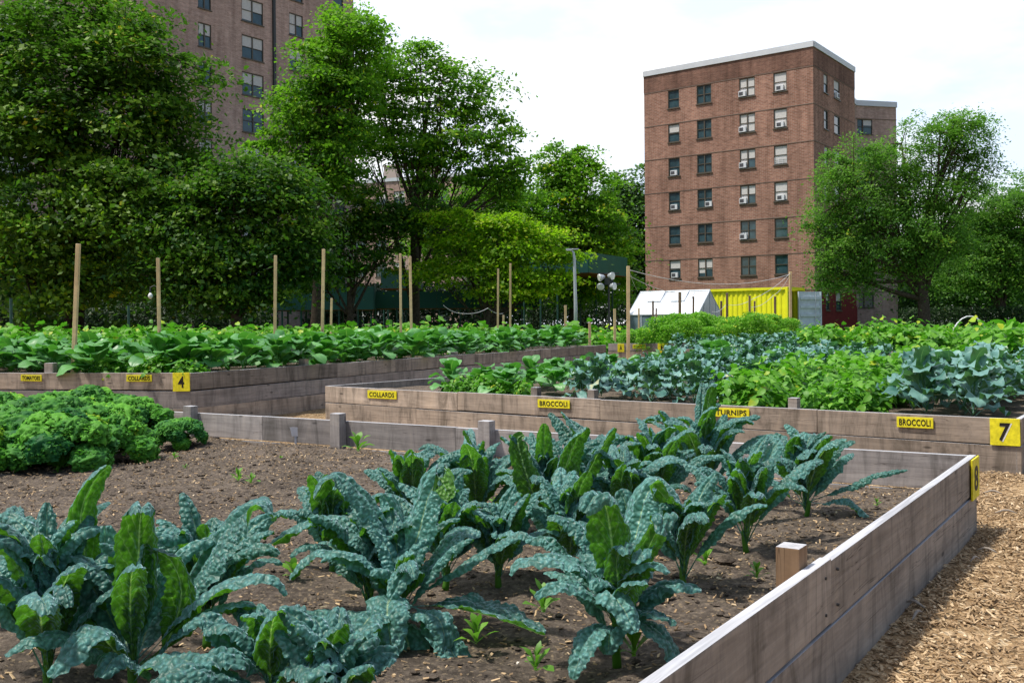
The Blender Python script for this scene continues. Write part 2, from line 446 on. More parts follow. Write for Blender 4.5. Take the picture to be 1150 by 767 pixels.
tag(link('ground', mesh_np('ground', np.stack([X, Y, Z], -1).reshape(-1, 3), Fc, smooth=True), M['ground']), kind='structure')

# ------------------------------------------------------------------ raised beds
def flat_dir(a, b):
    d = np.array([b[0]-a[0], b[1]-a[1], 0.]); L = np.linalg.norm(d); return d/L, L

def text_mesh(body, w, h, depth=.0016, shear=0.0):
    cu = bpy.data.curves.new('lettering', 'FONT'); cu.body = body; cu.size = 1; cu.extrude = .02
    cu.resolution_u = 3; cu.space_character = 1.06; cu.offset = .022; cu.shear = shear
    ob = bpy.data.objects.new('lettering', cu); COL.objects.link(ob)
    dg = bpy.context.evaluated_depsgraph_get(); dg.update()
    me = bpy.data.meshes.new_from_object(ob.evaluated_get(dg))
    bpy.data.objects.remove(ob); bpy.data.curves.remove(cu)
    V = np.array([v.co for v in me.vertices]); lo, hi = V.min(0), V.max(0)
    V = (V-(lo+hi)/2)/np.maximum(hi-lo, 1e-6)*np.array([w, h, depth])
    me.vertices.foreach_set('co', V.astype(np.float32).ravel()); me.update(); me.materials.clear()
    return me

def basis(x, y, z, o):
    Mx = Matrix((Vector(x), Vector(y), Vector(z))).transposed().to_4x4(); Mx.translation = Vector([float(c) for c in o]); return Mx

class Wall:
    """one side of a raised bed: planks on edge between top points A and B, seen from `out`"""
    def __init__(s, bed, A, B, nb, bh, th, mats, sag=0, joints=(), overlap=.0):
        s.A, s.B = np.array(A, float), np.array(B, float); s.d, s.L = flat_dir(s.A, s.B)
        s.n = np.array([s.d[1], -s.d[0], 0.]); s.bed = bed; s.bh = bh; s.th = th
        s.slope = (s.B[2]-s.A[2])/s.L
        loc = np.array(bed.location)
        x = Vector((s.d[0], s.d[1], s.slope)).normalized()
        for k in range(nb):
            cuts = [0] + [j for j in (joints[k] if k < len(joints) else ())] + [1]
            for a, b in zip(cuts[:-1], cuts[1:]):
                mid = s.A + (s.B-s.A)*(a+b)/2
                jig = RNG.uniform(-.006, .006)
                c = mid + np.array([0, 0, -bh*(k+.5)]) + s.n*(-th/2 + jig - (.002 if k else 0)) - loc
                ln = s.L*(b-a)-.004
                bevel_box('board', (ln, th, bh-.014+(.02 if k == nb-1 else 0)), mats[k % len(mats)], bed, frame(c+np.array([0, 0, (-.01 if k == nb-1 else 0)+RNG.uniform(-.004, .004)]), x+Vector((0, 0, float(RNG.uniform(-.003, .003))))), .005, 2)
    def at(s, px, dz=0.0, off=0.0):
        """point on the outer face where the photo column px crosses this wall, dz below the top"""
        lo, hi = 0.0, 1.0
        f = lambda t: proj(s.A+(s.B-s.A)*t)[0]
        sg = 1 if f(1) > f(0) else -1
        for _ in range(50):
            m_ = (lo+hi)/2
            if sg*(f(m_)-px) < 0: lo = m_
            else: hi = m_
        p = s.A+(s.B-s.A)*lo
        return p + np.array([0, 0, -dz]) + s.n*off
    def post(s, px, size, top, depth=.5, m='wood_grey', t=None):
        p = (s.at(px) if t is None else s.A+(s.B-s.A)*t) - s.n*(s.th+size[1]/2+.003)
        c = p + np.array([0, 0, top-depth/2]) - np.array(s.bed.location)
        # grain runs up the post: local X is vertical
        Mx = basis((0, 0, 1), tuple(s.d), tuple(np.cross((0, 0, 1), s.d)), c)
        return bevel_box('post', (depth, size[0], size[1]), M[m], s.bed, Mx, .006, 2)
    def sign(s, px0, px1, dz, h, body, name='name_sign', tw=.86, thh=.62, label=None, t=None, w=None):
        a, b = s.at(px0), s.at(px1); c = (a+b)/2 + np.array([0, 0, -dz-h/2]) + s.n*.012
        if w is None: w = np.linalg.norm(b-a)
        z = Vector(s.n); x = Vector(s.d); y = z.cross(x)
        if y.z < 0: x = -x; y = z.cross(x)
        Mx = basis(x, y, z, c-np.array(s.bed.location))
        rot = Matrix.Rotation(random.uniform(-.02, .02), 4, 'Z')
        p = bevel_box(name, (w, h, .012), M['yellow'], s.bed, Mx@rot, .002)
        if label: p['label'] = label
        if body:
            t = link('lettering', text_mesh(body, w*tw, h*thh), M['ink'], p); t.matrix_local = Matrix.Translation((0, 0, .0075))
        return p, w

random.seed(5)
def quadtop(name, pts, z, mt, res=.25, amp=.04, seed=0, mound=None, kind='structure'):
    """a displaced sheet of soil inside four corner points (in order)"""
    a, b, c, d = [np.array(q, float)[:2] for q in pts]
    nu = max(4, int(np.linalg.norm(b-a)/res)); nv = max(4, int(np.linalg.norm(d-a)/res))
    u = np.linspace(0, 1, nu)[:, None, None]; v = np.linspace(0, 1, nv)[None, :, None]
    XY = (a*(1-u)+b*u)*(1-v)+(d*(1-u)+c*u)*v
    Zs = np.array([[z + amp*noise.fractal((p[0]*1.3, p[1]*1.3, seed), .8, 2.1, 5) + (mound(p) if mound else 0) for p in row] for row in XY])
    V = np.concatenate([XY, Zs[..., None]], -1).reshape(-1, 3)
    idx = np.arange(nu*nv).reshape(nu, nv)
    Fc = np.stack([idx[:-1, :-1], idx[1:, :-1], idx[1:, 1:], idx[:-1, 1:]], -1).reshape(-1, 4)
    e1, e2 = b-a, d-a
    if e1[0]*e2[1]-e1[1]*e2[0] < 0: Fc = Fc[:, ::-1]
    return tag(link(name, mesh_np(name, V, Fc, smooth=True), mt), kind=kind)

def soil_mat():
    m, nt, out = mat('garden_soil')
    tc = N(nt, 'TexCoord'); o = tc.outputs['Object']
    big = noise_(nt, o, 2.2, 6, .6); fine = noise_(nt, o, 55, 8, .75); clod = noise_(nt, o, 24, 8, .72)
    c = ramp(nt, clod, [(.30, (.062, .050, .041)), (.5, (.150, .120, .096)), (.72, (.31, .25, .198))]).outputs[0]
    c = mix(nt, 1.0, c, ramp(nt, big, [(.3, (.6,)*3), (.7, (1.2,)*3)]).outputs[0], 'MULTIPLY')
    vo = N(nt, 'TexVoronoi', Scale=95.0); nt.links.new(o, vo.inputs['Vector'])
    sc = N(nt, 'SeparateColor'); nt.links.new(vo.outputs['Color'], sc.inputs[0])
    fl = ramp(nt, sc.outputs[0], [(.90, (0, 0, 0)), (.93, (1, 1, 1))])
    c = mix(nt, math_(nt, 'MULTIPLY', fl.outputs[0], .7), c, (.34, .26, .17))
    h = math_(nt, 'ADD', math_(nt, 'MULTIPLY', clod, 1.0), math_(nt, 'MULTIPLY', fine, .4))
    principled(nt, out, c, .95, .1, h, 1.0, .035)
    return m
M['soil'] = soil_mat()

BH = .26; TH = .045
# --- bed 8: the kale bed in front
c8 = PZ(1097, 510, .52)                    # far right corner
f8 = PZ(750, 757, .52)
dr, _ = flat_dir(c8, f8)
e8 = c8 + dr*7.0                           # runs on past the photographer
w8 = PZ(280, 466, .52); db, _ = flat_dir(c8, w8)
l8 = c8 + db*12.5
bed8 = empty('raised_bed', (c8[0], c8[1], 0), 'weathered timber raised bed of dark kale nearest the camera, 8 tag on its far corner', 'raised bed')
right8 = Wall(bed8, e8, c8, 2, BH, TH, [M['wood_grey'], M['wood_grey']], joints=((.50,), (.36,)))
j1 = .60
back8 = Wall(bed8, c8, l8, 2, BH, TH, [M['wood_silver'], M['wood_grey']], joints=((.34, .53, .655), (.45,)))
def screws(wall, cuts, zs):
    # two screw heads at every plank end
    for k, dz in enumerate(zs):
        ends = [.004] + [c + e for c in (cuts[k] if k < len(cuts) else ()) for e in (-.012, .012)] + [.996]
        for t in ends:
            for q in (-.07, .07):
                p = wall.A+(wall.B-wall.A)*t+np.array([0, 0, -dz+q])+wall.n*.004-np.array(wall.bed.location)
                MB().tube([p-wall.n*.006, p+wall.n*.004], [.0065, .0055], 8).build('screw', M['screw'], wall.bed)
screws(right8, ((.50,), (.36,)), (.13, .39)); screws(back8, ((.34, .53),), (.13,))
# the right wall: outward is to the right; the back wall: outward is away
for px in (222, 387, 553): back8.post(px, (.12, .10), .075, .55, 'wood_silver')
# a short fresh post inside the right wall
p8 = right8.post(917, (.10, .09), .075, .5, 'post_new')
tg, tw_ = right8.sign(1089, 1096.5, .005, .27, '8', 'number_tag', .55, .62, 'yellow tag with black 8')
tg2, _ = back8.sign(1096, 1080, .004, .25, '', 'number_tag', label='yellow side of the corner tag') if False else (None, None)
soil8 = quadtop('garden_soil', [c8+dr*.03+db*.05, l8, l8+dr*7, e8], .245, M['soil'], .045, .060, 2,
    lambda p: .05*math.exp(-((p[0]+1.8)**2/2.2+(p[1]-7.6)**2/1.6)))
# --- bed 7
r7 = PZ(1147, 470, .52); l7 = PZ(365, 433, .52)
d7, L7 = flat_dir(l7, r7)
s7 = np.array([.575, .818, 0])
bed7 = empty('raised_bed', (l7[0], l7[1], 0), 'wide pinkish timber raised bed of broccoli and greens with a yellow 7 tag', 'raised bed')
front7 = Wall(bed7, l7, r7, 2, BH, TH, [M['wood_pink'], M['wood_pink']], joints=((.28, .52, .80), (.2, .62)))
left7 = Wall(bed7, l7+s7*10.3, l7+s7*.05, 2, BH, TH, [M['wood_grey']], joints=((.5,), (.4,)))
right7 = Wall(bed7, r7+s7*.002, r7+s7*10.3, 2, BH, TH, [M['wood_grey']], joints=((.5,), (.4,)))
back7 = Wall(bed7, r7+s7*10.3, l7+s7*10.3, 2, BH, TH, [M['wood_grey']], joints=((.5,), (.4,)))
for px in (597, 661, 888): front7.post(px, (.10, .10), .10, .5, 'wood_grey')
front7.sign(413.5, 446, .035, .115, 'COLLARDS')
front7.sign(604.5, 640.5, .04, .105, 'BROCCOLI')
front7.sign(802, 842, .035, .10, 'TURNIPS')
front7.sign(1007.5, 1048.5, .035, .105, 'BROCCOLI')
tg, tw_ = front7.sign(1112, 1146, .004, .255, '', 'number_tag', label='yellow tag with black 7')
wh = link('numeral_shadow', text_mesh('7', .105, .175, shear=.12), M['white_ink'], tg); wh.matrix_local = Matrix.Translation((.012, -.006, .0068))
bk = link('numeral', text_mesh('7', .10, .17, shear=.12), M['ink'], tg); bk.matrix_local = Matrix.Translation((.0, .0, .0095))
quadtop('garden_soil', [l7+d7*.05+s7*.06, r7-d7*.05+s7*.06, r7+s7*10.2, l7+s7*10.2], .40, M['soil'], .18, .04, 5)
# --- bed 4: three boards high, on the left
z4 = .78
r4 = PZ(214, 418.5, z4); l4 = PZ(-60, 418.5, z4); k4 = PZ(580, 394, z4)
d4, _ = flat_dir(r4, l4); s4, _ = flat_dir(r4, k4)
e4 = r4 + s4*18.3
bed4 = empty('raised_bed', (r4[0], r4[1], 0), 'tall three board raised bed of collards on the left, yellow 4 tag on its corner', 'raised bed')
front4 = Wall(bed4, r4+d4*7, r4, 3, BH, TH, [M['wood_pink'], M['wood_silver'], M['wood_pink']], joints=((.3,), (.45,), (.6,)))
right4 = Wall(bed4, r4+s4*.003, e4, 3, BH, TH, [M['wood_grey'], M['wood_silver'], M['wood_pink']], joints=((.2, .5, .75), (.35, .7), (.5,)))
back4 = Wall(bed4, e4, e4+d4*14, 3, BH, TH, [M['wood_grey']], joints=((.5,), (.4,), (.5,)))
left4 = Wall(bed4, e4+d4*14, r4+d4*7, 3, BH, TH, [M['wood_grey']], joints=((.5,), (.4,), (.5,)))
front4.post(52, (.14, .12), .14, .6, 'wood_grey')
right4.post(347, (.12, .12), .10, .6, 'wood_grey'); right4.post(515, (.12, .12), .06, .6, 'wood_grey')
front4.sign(24, 47.5, .03, .095, 'TOMATOES'); front4.sign(142.5, 171, .03, .10, 'COLLARDS')
tg, tw_ = front4.sign(194.5, 213.5, .0, .27, '4', 'number_tag', .36, .62, 'yellow tag with black 4')
quadtop('garden_soil', [r4+d4*.06+s4*.05, e4-s4*.05, e4+d4*13.9, r4+d4*6.9], .66, M['soil'], .3, .04, 9)
# --- the far bed with tomatoes, and the long bed on the right
za = .80
a0 = P(640, 389, 34); a0[2] = za; a1 = P(762, 386, 37.); a1[2] = za
a1b = P(683, 384, 36); a1b[2] = za; a2 = P(905, 377, 45); a2[2] = za
bedA = empty('raised_bed', (a1b[0], a1b[1], 0), 'far raised bed full of tall feathery tomato plants before the greenhouse', 'raised bed')
fa = P(683, 384, 32.0); fa[2] = za; fb = P(762, 384, 31.7); fb[2] = za; fc = P(905, 384, 41.5); fc[2] = za
frontA = Wall(bedA, fa, fb, 3, BH, TH, [M['wood_silver'], M['wood_pink'], M['wood_pink']], joints=((.4,),))
sideA = Wall(bedA, fb+np.array([.003, .003, 0]), fc, 3, BH, TH, [M['wood_grey'], M['wood_grey'], M['wood_pink']], joints=((.5,),))
dA, LA = flat_dir(fb, fc); lA = fa + dA*LA
sideB = Wall(bedA, lA, fa+np.array([0, .05, 0]), 3, BH, TH, [M['wood_grey']])
frontA.sign(693.5, 701, .01, .27, 'A', 'number_tag', .4, .6); frontA.sign(710.5, 725, .04, .13, 'TOMATO'); frontA.sign(738.5, 750, .01, .3, 'E', 'number_tag', .4, .45)
# --- the next bed behind bed 7
gl = l7+s7*11.6; gr = r7+s7*11.6; gl[2] = gr[2] = .80
bedG = empty('raised_bed', (gl[0], gl[1], 0), 'further raised bed mostly hidden by leaves, its edge showing among the right-hand broccoli', 'raised bed')
wg = Wall(bedG, gl, gr, 3, BH, TH, [M['wood_pink']], joints=((.4,),))
Wall(bedG, gr+s7*.003, gr+s7*11, 3, BH, TH, [M['wood_grey']]); Wall(bedG, gl+s7*11, gl+s7*.003, 3, BH, TH, [M['wood_grey']]); Wall(bedG, gr+s7*11, gl+s7*11, 3, BH, TH, [M['wood_grey']])
wg.post(1043, (.12, .1), .12, .9, 'stake'); wg.sign(1050, 1065.5, .0, .07, '', 'name_sign')
quadtop('garden_soil', [gl+d7*.05+s7*.06, gr-d7*.05+s7*.06, gr+s7*10.9, gl+s7*10.9], .60, M['soil'], .25, .04, 6)
quadtop('garden_soil', [fa+dA*.06+(fb-fa)/np.linalg.norm(fb-fa)*.06, fb+dA*.06, fc, lA], .52, M['soil'], .25, .04, 7)

# ------------------------------------------------------------------ buildings
def facade(wallmb, A, d, n, L, z0, z1, holes, depth=.14):
    """flat wall from A along d with rectangular holes (s0,s1,za,zb); reveals included. UV in metres"""
    xs = sorted({0., L, *[h[0] for h in holes], *[h[1] for h in holes]}); zs = sorted({z0, z1, *[h[2] for h in holes], *[h[3] for h in holes]})
    A = np.array([A[0], A[1], 0.]); d = np.array(d); n = np.array(n); up = np.array([0, 0, 1.])
    V, Fc, U = [], [], []
    def quad(p0, p1, p2, p3, uv):
        k = len(V); V.extend((p0, p1, p2, p3)); U.extend(uv); Fc.append([k, k+1, k+2, k+3])
    for i in range(len(xs)-1):
        for j in range(len(zs)-1):
            s0, s1, q0, q1 = xs[i], xs[i+1], zs[j], zs[j+1]
            if any(h[0]-1e-6 <= s0 and s1 <= h[1]+1e-6 and h[2]-1e-6 <= q0 and q1 <= h[3]+1e-6 for h in holes): continue
            quad(A+d*s0+up*q0, A+d*s1+up*q0, A+d*s1+up*q1, A+d*s0+up*q1, ((s0, q0), (s1, q0), (s1, q1), (s0, q1)))
    for s0, s1, q0, q1 in holes:
        a, b, c, e = A+d*s0+up*q0, A+d*s1+up*q0, A+d*s1+up*q1, A+d*s0+up*q1
        for p, q in ((a, b), (b, c), (c, e), (e, a)):
            quad(p, q, q-n*depth, p-n*depth, ((0, 0), (.3, 0), (.3, .14), (0, .14)))
    wallmb.add(V, Fc, U)

def make_window(parent, A, d, n, s0, s1, q0, q1, kind, rnd, depth=.14, ac=None, blind=None, guard=False):
    """a window (frame + sashes) as a part; panes, blind and air conditioner are its sub-parts"""
    w, h = s1-s0, q1-q0; loc = np.array(parent.location)
    c = np.array([A[0], A[1], 0.]) + np.array(d)*(s0+s1)/2 + np.array([0, 0, (q0+q1)/2]) - np.array(n)*.08 - loc
    Mx = basis(d, (0, 0, 1), n, c)
    f = MB(); t = .055
    for sgn in (-1, 1):
        f.box((sgn*(w/2-t/2), 0, 0), (t, h, .10)); f.box((0, sgn*(h/2-t/2), 0), (w-2*t, t, .098))
    f.box((0, 0, .01), (w-2*t, .05, .06))
    if kind == 'double': f.box((0, 0, .014), (.085, h-2*t, .08))
    f.box((0, -h/2-.04, .07), (w+.12, .075, .17))
    o = f.build('window', M['frame'], parent); o.matrix_local = Mx
    g = MB().box((0, 0, -.018), (w-2*t+.01, h-2*t+.01, .012)).build('pane', M['glass'], o)
    if blind:
        b = MB()
        for s_, frac in blind:
            ww = (w-2*t-(.085 if kind == 'double' else 0))/(2 if kind == 'double' else 1)
            cx = 0 if kind != 'double' else s_*(ww/2+.0425)
            hh = (h-2*t)*frac
            b.box((cx, h/2-t-hh/2, -.006), (ww-.03, hh-.02, .006))
        b.build('blind', M['blind'], o)
    if ac is not None:
        cx = ac; a = MB().box((cx, -h/2+t+.20, .06), (.56, .40, .26))
        ao = a.build('air_conditioner', M['ac'], o)
        gr = MB()
        gr.box((cx+.08, -h/2+t+.20, .193), (.32, .26, .008))
        gr.build('grille', M['grille'], ao)
    if guard:
        b = MB()
        ww = w/2-.08 if kind == 'double' else w-.12; cx = w/4 if kind == 'double' else 0
        for k in range(4): b.box((cx, -h/2+t+.06+k*.13, .055), (ww, .022, .012))
        for k in range(4): b.box((cx-ww/2+ww*k/3, -h/2+t+.25, .057), (.022, .5, .012))
        b.build('window_guard', M['ac'], o)
    return o

def wall_s(A, d, px, z=None):
    """distance along a wall (from A along d) at which the photo column px crosses it"""
    lo, hi = -30., 60.
    A = np.array([A[0], A[1], z if z is not None else H])
    f = lambda s: proj(A+np.array(d)*s)[0]
    best = min((abs(f(s)-px), s) for s in np.linspace(-12, 40, 2081) if (A+np.array(d)*s)[1] > 5)
    return best[1]

rb_v = np.array([-.80, .60, 0]); rb_u = np.array([.60, .80, 0])     # along the front (to the left) and along the right face
C0 = P(915.5, 365, 71.0); C0[2] = 0
bR = empty('apartment_building', C0, 'red brick apartment building with white roof edge and many window air conditioners, right of centre', 'building')
Lf = 13.9
zroof = H + (365-58)/F*71.0 + 0.15
print('zroof', zroof)
fd = rb_v; fn = np.array([-.60, -.80, 0]); gn = np.array([.80, -.60, 0])
colpx = [((749.9, 762.6), 'single'), ((782.3, 798.6), 'double'), ((830.0, 847.5), 'double'), ((868.3, 883.5), 'single')]
head0 = P(876, 82.7, 72.8)[2]; pitch = 2.70; wh_ = 1.42
holes = []; specs = []
for ci, ((p0, p1), kd) in enumerate(colpx):
    zz = head0
    s1 = wall_s(C0, fd, p0, zz); s0 = wall_s(C0, fd, p1, zz)
    for r in range(7):
        holes.append((s0, s1, head0-r*pitch-wh_, head0-r*pitch)); specs.append((ci, r, kd))
wall = MB(); facade(wall, C0, fd, fn, Lf, 0, head0+.12, holes)
Lg = 9.4
gcols = [(925, 929.5), (936.5, 943)]
gholes = []; gspecs = []
for ci, (p0, p1) in enumerate(gcols):
    for r in range(7):
        s0 = wall_s(C0, rb_u, p0, head0); s1 = wall_s(C0, rb_u, p1, head0)
        gholes.append((s0, s1, head0-r*pitch-wh_, head0-r*pitch)); gspecs.append((ci, r))
facade(wall, C0, rb_u, gn, Lg, 0, head0+.12, gholes)
# other sides
B0 = C0+fd*Lf; B1 = B0+rb_u*Lg; C1 = C0+rb_u*Lg
facade(wall, B0, rb_u, -gn, Lg+16, 0, head0+.12, [])
wall.build('wall', M['brick'], bR, loc=-np.array(bR.location))
par = MB()
facade(par, C0+fn*.03+gn*.03, fd, fn, Lf+.03, head0+.12, zroof, []); facade(par, C0+fn*.03+gn*.03, rb_u, gn, Lg+.03, head0+.12, zroof, [])
facade(par, B0-gn*.03, rb_u, -gn, Lg+16, head0+.12, zroof, []); facade(par, C1+rb_u*.03, fd, rb_u, Lf, 0, zroof, [])
par.build('parapet', M['brick_dark'], bR, loc=-np.array(bR.location))
def band(mb, A, d, n, L, z, h, t):
    c = np.array([A[0], A[1], 0.])+np.array(d)*L/2+np.array(n)*(t/2+.002)+np.array([0, 0, z])
    mb.box(c-np.array(bR.location), (L, t, h), np.stack([d, n, (0, 0, 1)]))
pw = MB(); facade(pw, C0+gn*.02+rb_u*.03, rb_u, gn, Lg-.06, 0, 3.35, [(h[0]-.03, h[1]-.03, h[2], h[3]) for h in gholes if 0 < h[2] < 3.3], .02)
pw.build('painted_wall', M['brick_red'], bR, loc=-np.array(bR.location))
bd = MB()
for r in range(7):
    z = head0-r*pitch+.075
    # belt course broken where nothing; a thin dark ledge at each lintel line
    band(bd, C0, fd, fn, Lf, z, .055, .022); band(bd, C0, rb_u, gn, Lg, z, .055, .022)
bd.build('belt_course', M['brick_dark'], bR)
cp = MB()
band(cp, C0+gn*.06, fd, fn, Lf+.1, zroof+.21, .42, .10); band(cp, C0+fn*.02, rb_u, gn, Lg, zroof+.21, .42, .10)
band(cp, B0, rb_u, -gn, Lg+16, zroof+.21, .42, .10); band(cp, C1, fd, rb_u, Lf, zroof+.21, .42, .10)
cp.build('coping', M['coping'], bR)
rf = MB(); c = (C0+B1)/2; c[2] = zroof
rf.box(c-np.array(bR.location), (Lf-.05, Lg-.05, .1), np.stack([fd, rb_u, (0, 0, 1)])); rf.build('roof', M['roof'], bR)
rr = random.Random(3)
acs = {(0, 2): 0, (0, 3): 0, (0, 5): 0, (1, 3): .42, (2, 0): -.45, (2, 1): -.45, (2, 2): -.45, (2, 3): -.45, (2, 4): -.45, (3, 0): 0, (3, 1): 0, (3, 3): 0}
for (ci, r, kd), h in zip(specs, holes):
    bl = None
    # this wall runs right-to-left, so +x in the window frame is to the viewer's left
    if ci == 3 and r in (0, 1, 2, 3): bl = [(0, .97)]
    elif ci == 2 and r in (0, 1, 2, 3): bl = [(1, .97), (-1, .97 if r < 2 else .5)]
    elif ci == 0 and r in (1, 5): bl = [(0, .45)]
    elif ci == 1 and r == 5: bl = [(1, .8), (-1, .6)]
    ac = acs.get((ci, r)); 
    if ac is not None: ac = -ac*.82 if kd == 'double' else 0
    if r == 6 : ac = None
    make_window(bR, C0, fd, fn, *h, kd, rr, ac=ac, blind=bl, guard=(ci, r) in ((3, 2), (2, 0), (2, 1), (2, 3), (2, 4)))
for (ci, r), h in zip(gspecs, gholes):
    make_window(bR, C0, rb_u, gn, *h, 'single', rr, ac=0 if (ci, r) == (1, 0) else None, blind=[(0, .5)] if r % 2 == 0 else None)
# wall lamp over the container
wl = empty('wall_lamp', C0+fd*2.2+fn*.2+np.array([0, 0, 3.9]), 'small white floodlight on the brick wall above the container door', 'lamp')
# rear wing: set back, then a broad face toward the viewer
q0 = P(947.5, 365, 86.0); q0[2] = 0; q1 = P(963, 365, 91.5); q1[2] = 0
q2 = P(1008.5, 365, 92.5); q2[2] = 0
bW = empty('apartment_building', q1, 'rear wing of the brick apartment building set back behind the leafy right tree', 'building')
zw = H + (365-124)/F*91.5 + .15
du, Lu = flat_dir(q0, q1); dv, Lv = flat_dir(q1, q2)
nu_ = np.array([du[1], -du[0], 0]); nv_ = np.array([dv[1], -dv[0], 0])
headw = [zw-1.25-k*2.7 for k in range(7)]
hw = []
for k, z in enumerate(headw):
    hw += [(wall_s(q1, dv, 971)-.0, wall_s(q1, dv, 981.5), z-1.4, z)]
    hw += [(wall_s(q1, dv, 962.5)+.0 if False else .15, .75, z-1.4, z)]
ww = MB(); facade(ww, q1, dv, nv_, Lv, 0, zw, hw); facade(ww, q0-du*9, du, nu_, Lu+9, 2.9, zw, [])
dw = np.array([-dv[1], dv[0], 0]); facade(ww, q2, dw, dv, 12, 0, zw, []); facade(ww, q0-du*9, -dv, -nu_, 9, 0, zw, [])
ww.build('wall', M['brick_brown'], bW, loc=-np.array(bW.location))
rw = MB(); facade(rw, q0-du*9, du, nu_, Lu+9, 0, 2.9, []); facade(rw, q1-dv*6.6+nv_*.0, dv, nv_, 6.5, 0, 3.05, [])
rw.build('painted_wall', M['brick_red'], bW, loc=-np.array(bW.location))
for h in hw:
    kd = 'double' if h[1]-h[0] > 1 else 'single'
    # wall runs left to right here, window +x is to the right
    make_window(bW, q1, dv, nv_, *h, 'single', rr, blind=[(0, .4)] if rr.random() < .3 else None)
cw = MB(); 
def band2(mb, b, A, d, n, L, z, h, t):
    c = np.array([A[0], A[1], 0.])+np.array(d)*L/2+np.array(n)*(t/2+.002)+np.array([0, 0, z])
    mb.box(c-np.array(b.location), (L, t, h), np.stack([d, n, (0, 0, 1)]))
band2(cw, bW, q1, dv, nv_, Lv, zw+.25, .5, .12); band2(cw, bW, q0-du*9, du, nu_, Lu+8.9, zw+.25, .5, .12); band2(cw, bW, q2, dw, dv, 12, zw+.25, .5, .12)
cw.build('coping', M['coping'], bW)
bb = MB()
for z in headw: band2(bb, bW, q1, dv, nv_, Lv, z+.06, .07, .04)
bb.build('belt_course', M['brick_dark'], bW)
cc = (q1+q2)/2+dw*6; cc[2] = zw
MB().box(cc-np.array(bW.location), (Lv-.1, 11.8, .1), np.stack([dv, dw, (0, 0, 1)])).build('roof', M['roof'], bW)

# --- big brown brick block on the left, its flank running away to the right
E = P(400, 365, 81.0); E[2] = 0
lb_d = np.array([-.60, -.80, 0]); lb_n = np.array([.80, -.60, 0])
bL = empty('apartment_building', E, 'tall brown brick apartment block rising out of the picture behind the left trees', 'building')
row0 = P(282, 47, 71)[2]
lh = []; lk = []
cols = [(325, 340.5, 'double'), (271.5, 296, 'double'), (222.5, 237.5, 'double'), (375, 386, 'single')]
for p0, p1, kd in cols:
    s0 = wall_s(E, lb_d, p1, row0); s1 = wall_s(E, lb_d, p0, row0)
    zoff = -.0 if p0 != 325 else 0
    for k in range(-6, 5):
        z = row0+.85+k*2.72
        lh.append((s0, s1, z-1.7, z)); lk.append(kd)
s_end = 44.
for s in np.arange(27, 43, 4.2):
    for k in range(-6, 5): lh.append((s, s+1.9, row0+.85+k*2.72-1.7, row0+.85+k*2.72)); lk.append('double')
zl = 38.
lw = MB(); facade(lw, E, lb_d, lb_n, s_end, 0, zl, lh); facade(lw, E, np.array([-.8, .6, 0]), np.array([.6, .8, 0]), 14, 0, zl, [])
facade(lw, E+lb_d*s_end, np.array([-.8, .6, 0]), np.array([-.6, -.8, 0]), 14, 0, zl, [])
lw.build('wall', M['brick_brown'], bL, loc=-np.array(bL.location))
for h, kd in zip(lh, lk):
    px = proj(E+lb_d*h[0]+np.array([0, 0, h[3]]))
    if px[1] > 420 or px[1] < -160 or px[0] < -140: 
        pass
    make_window(bL, E, lb_d, lb_n, *h, kd, rr, blind=rr.choice([None, [(1, .5), (-1, .5)], [(1, .95), (-1, .5)]]) if kd == 'double' else None)
dp = MB(); sp = wall_s(E, lb_d, 307.5, 20)
dp.box(E+lb_d*sp+lb_n*.09+np.array([0, 0, zl/2])-np.array(bL.location), (.22, .16, zl), np.stack([lb_d, lb_n, (0, 0, 1)]))
dp.build('drainpipe', M['dark_metal'], bL)
# --- low block far behind the trees in the middle
m0 = P(392, 365, 118); m1 = P(520, 365, 112); m0[2] = m1[2] = 0
dm, Lm = flat_dir(m0, m1); nm = np.array([dm[1], -dm[0], 0])
bM = empty('apartment_building', m0, 'lower brick apartment block with chimneys glimpsed between the trees left of centre', 'building')
zm = P(450, 203, 115)[2]
mh = []
for px in (405, 428, 449, 474, 497):
    s = wall_s(m0, dm, px, 10)
    for k in range(6): z = zm-1.2-k*2.8; mh.append((s-.75, s+.75, z-1.6, z))
mw = MB(); facade(mw, m0, dm, nm, Lm, 0, zm, mh); facade(mw, m1, np.array([-dm[1], dm[0], 0]), dm, 12, 0, zm, [])
mw.build('wall', M['brick_brown'], bM, loc=-np.array(bM.location))
for h in mh: make_window(bM, m0, dm, nm, *h, 'double', rr, blind=rr.choice([None, [(1, .6), (-1, .6)]]))
cm = MB(); band2(cm, bM, m0, dm, nm, Lm, zm+.2, .4, .1); cm.build('coping', M['coping'], bM)
for px in (428, 472):
    s = wall_s(m0, dm, px, 10)
    ch = MB(); ch.box(m0+dm*s-nm*3+np.array([0, 0, zm+1.0])-np.array(bM.location), (1.8, 1.4, 2.4), np.stack([dm, nm, (0, 0, 1)]))
    ch.box(m0+dm*s-nm*3+np.array([0, 0, zm+2.28])-np.array(bM.location), (2.0, 1.6, .18), np.stack([dm, nm, (0, 0, 1)]))
    ch.build('chimney', M['brick_brown'], bM)

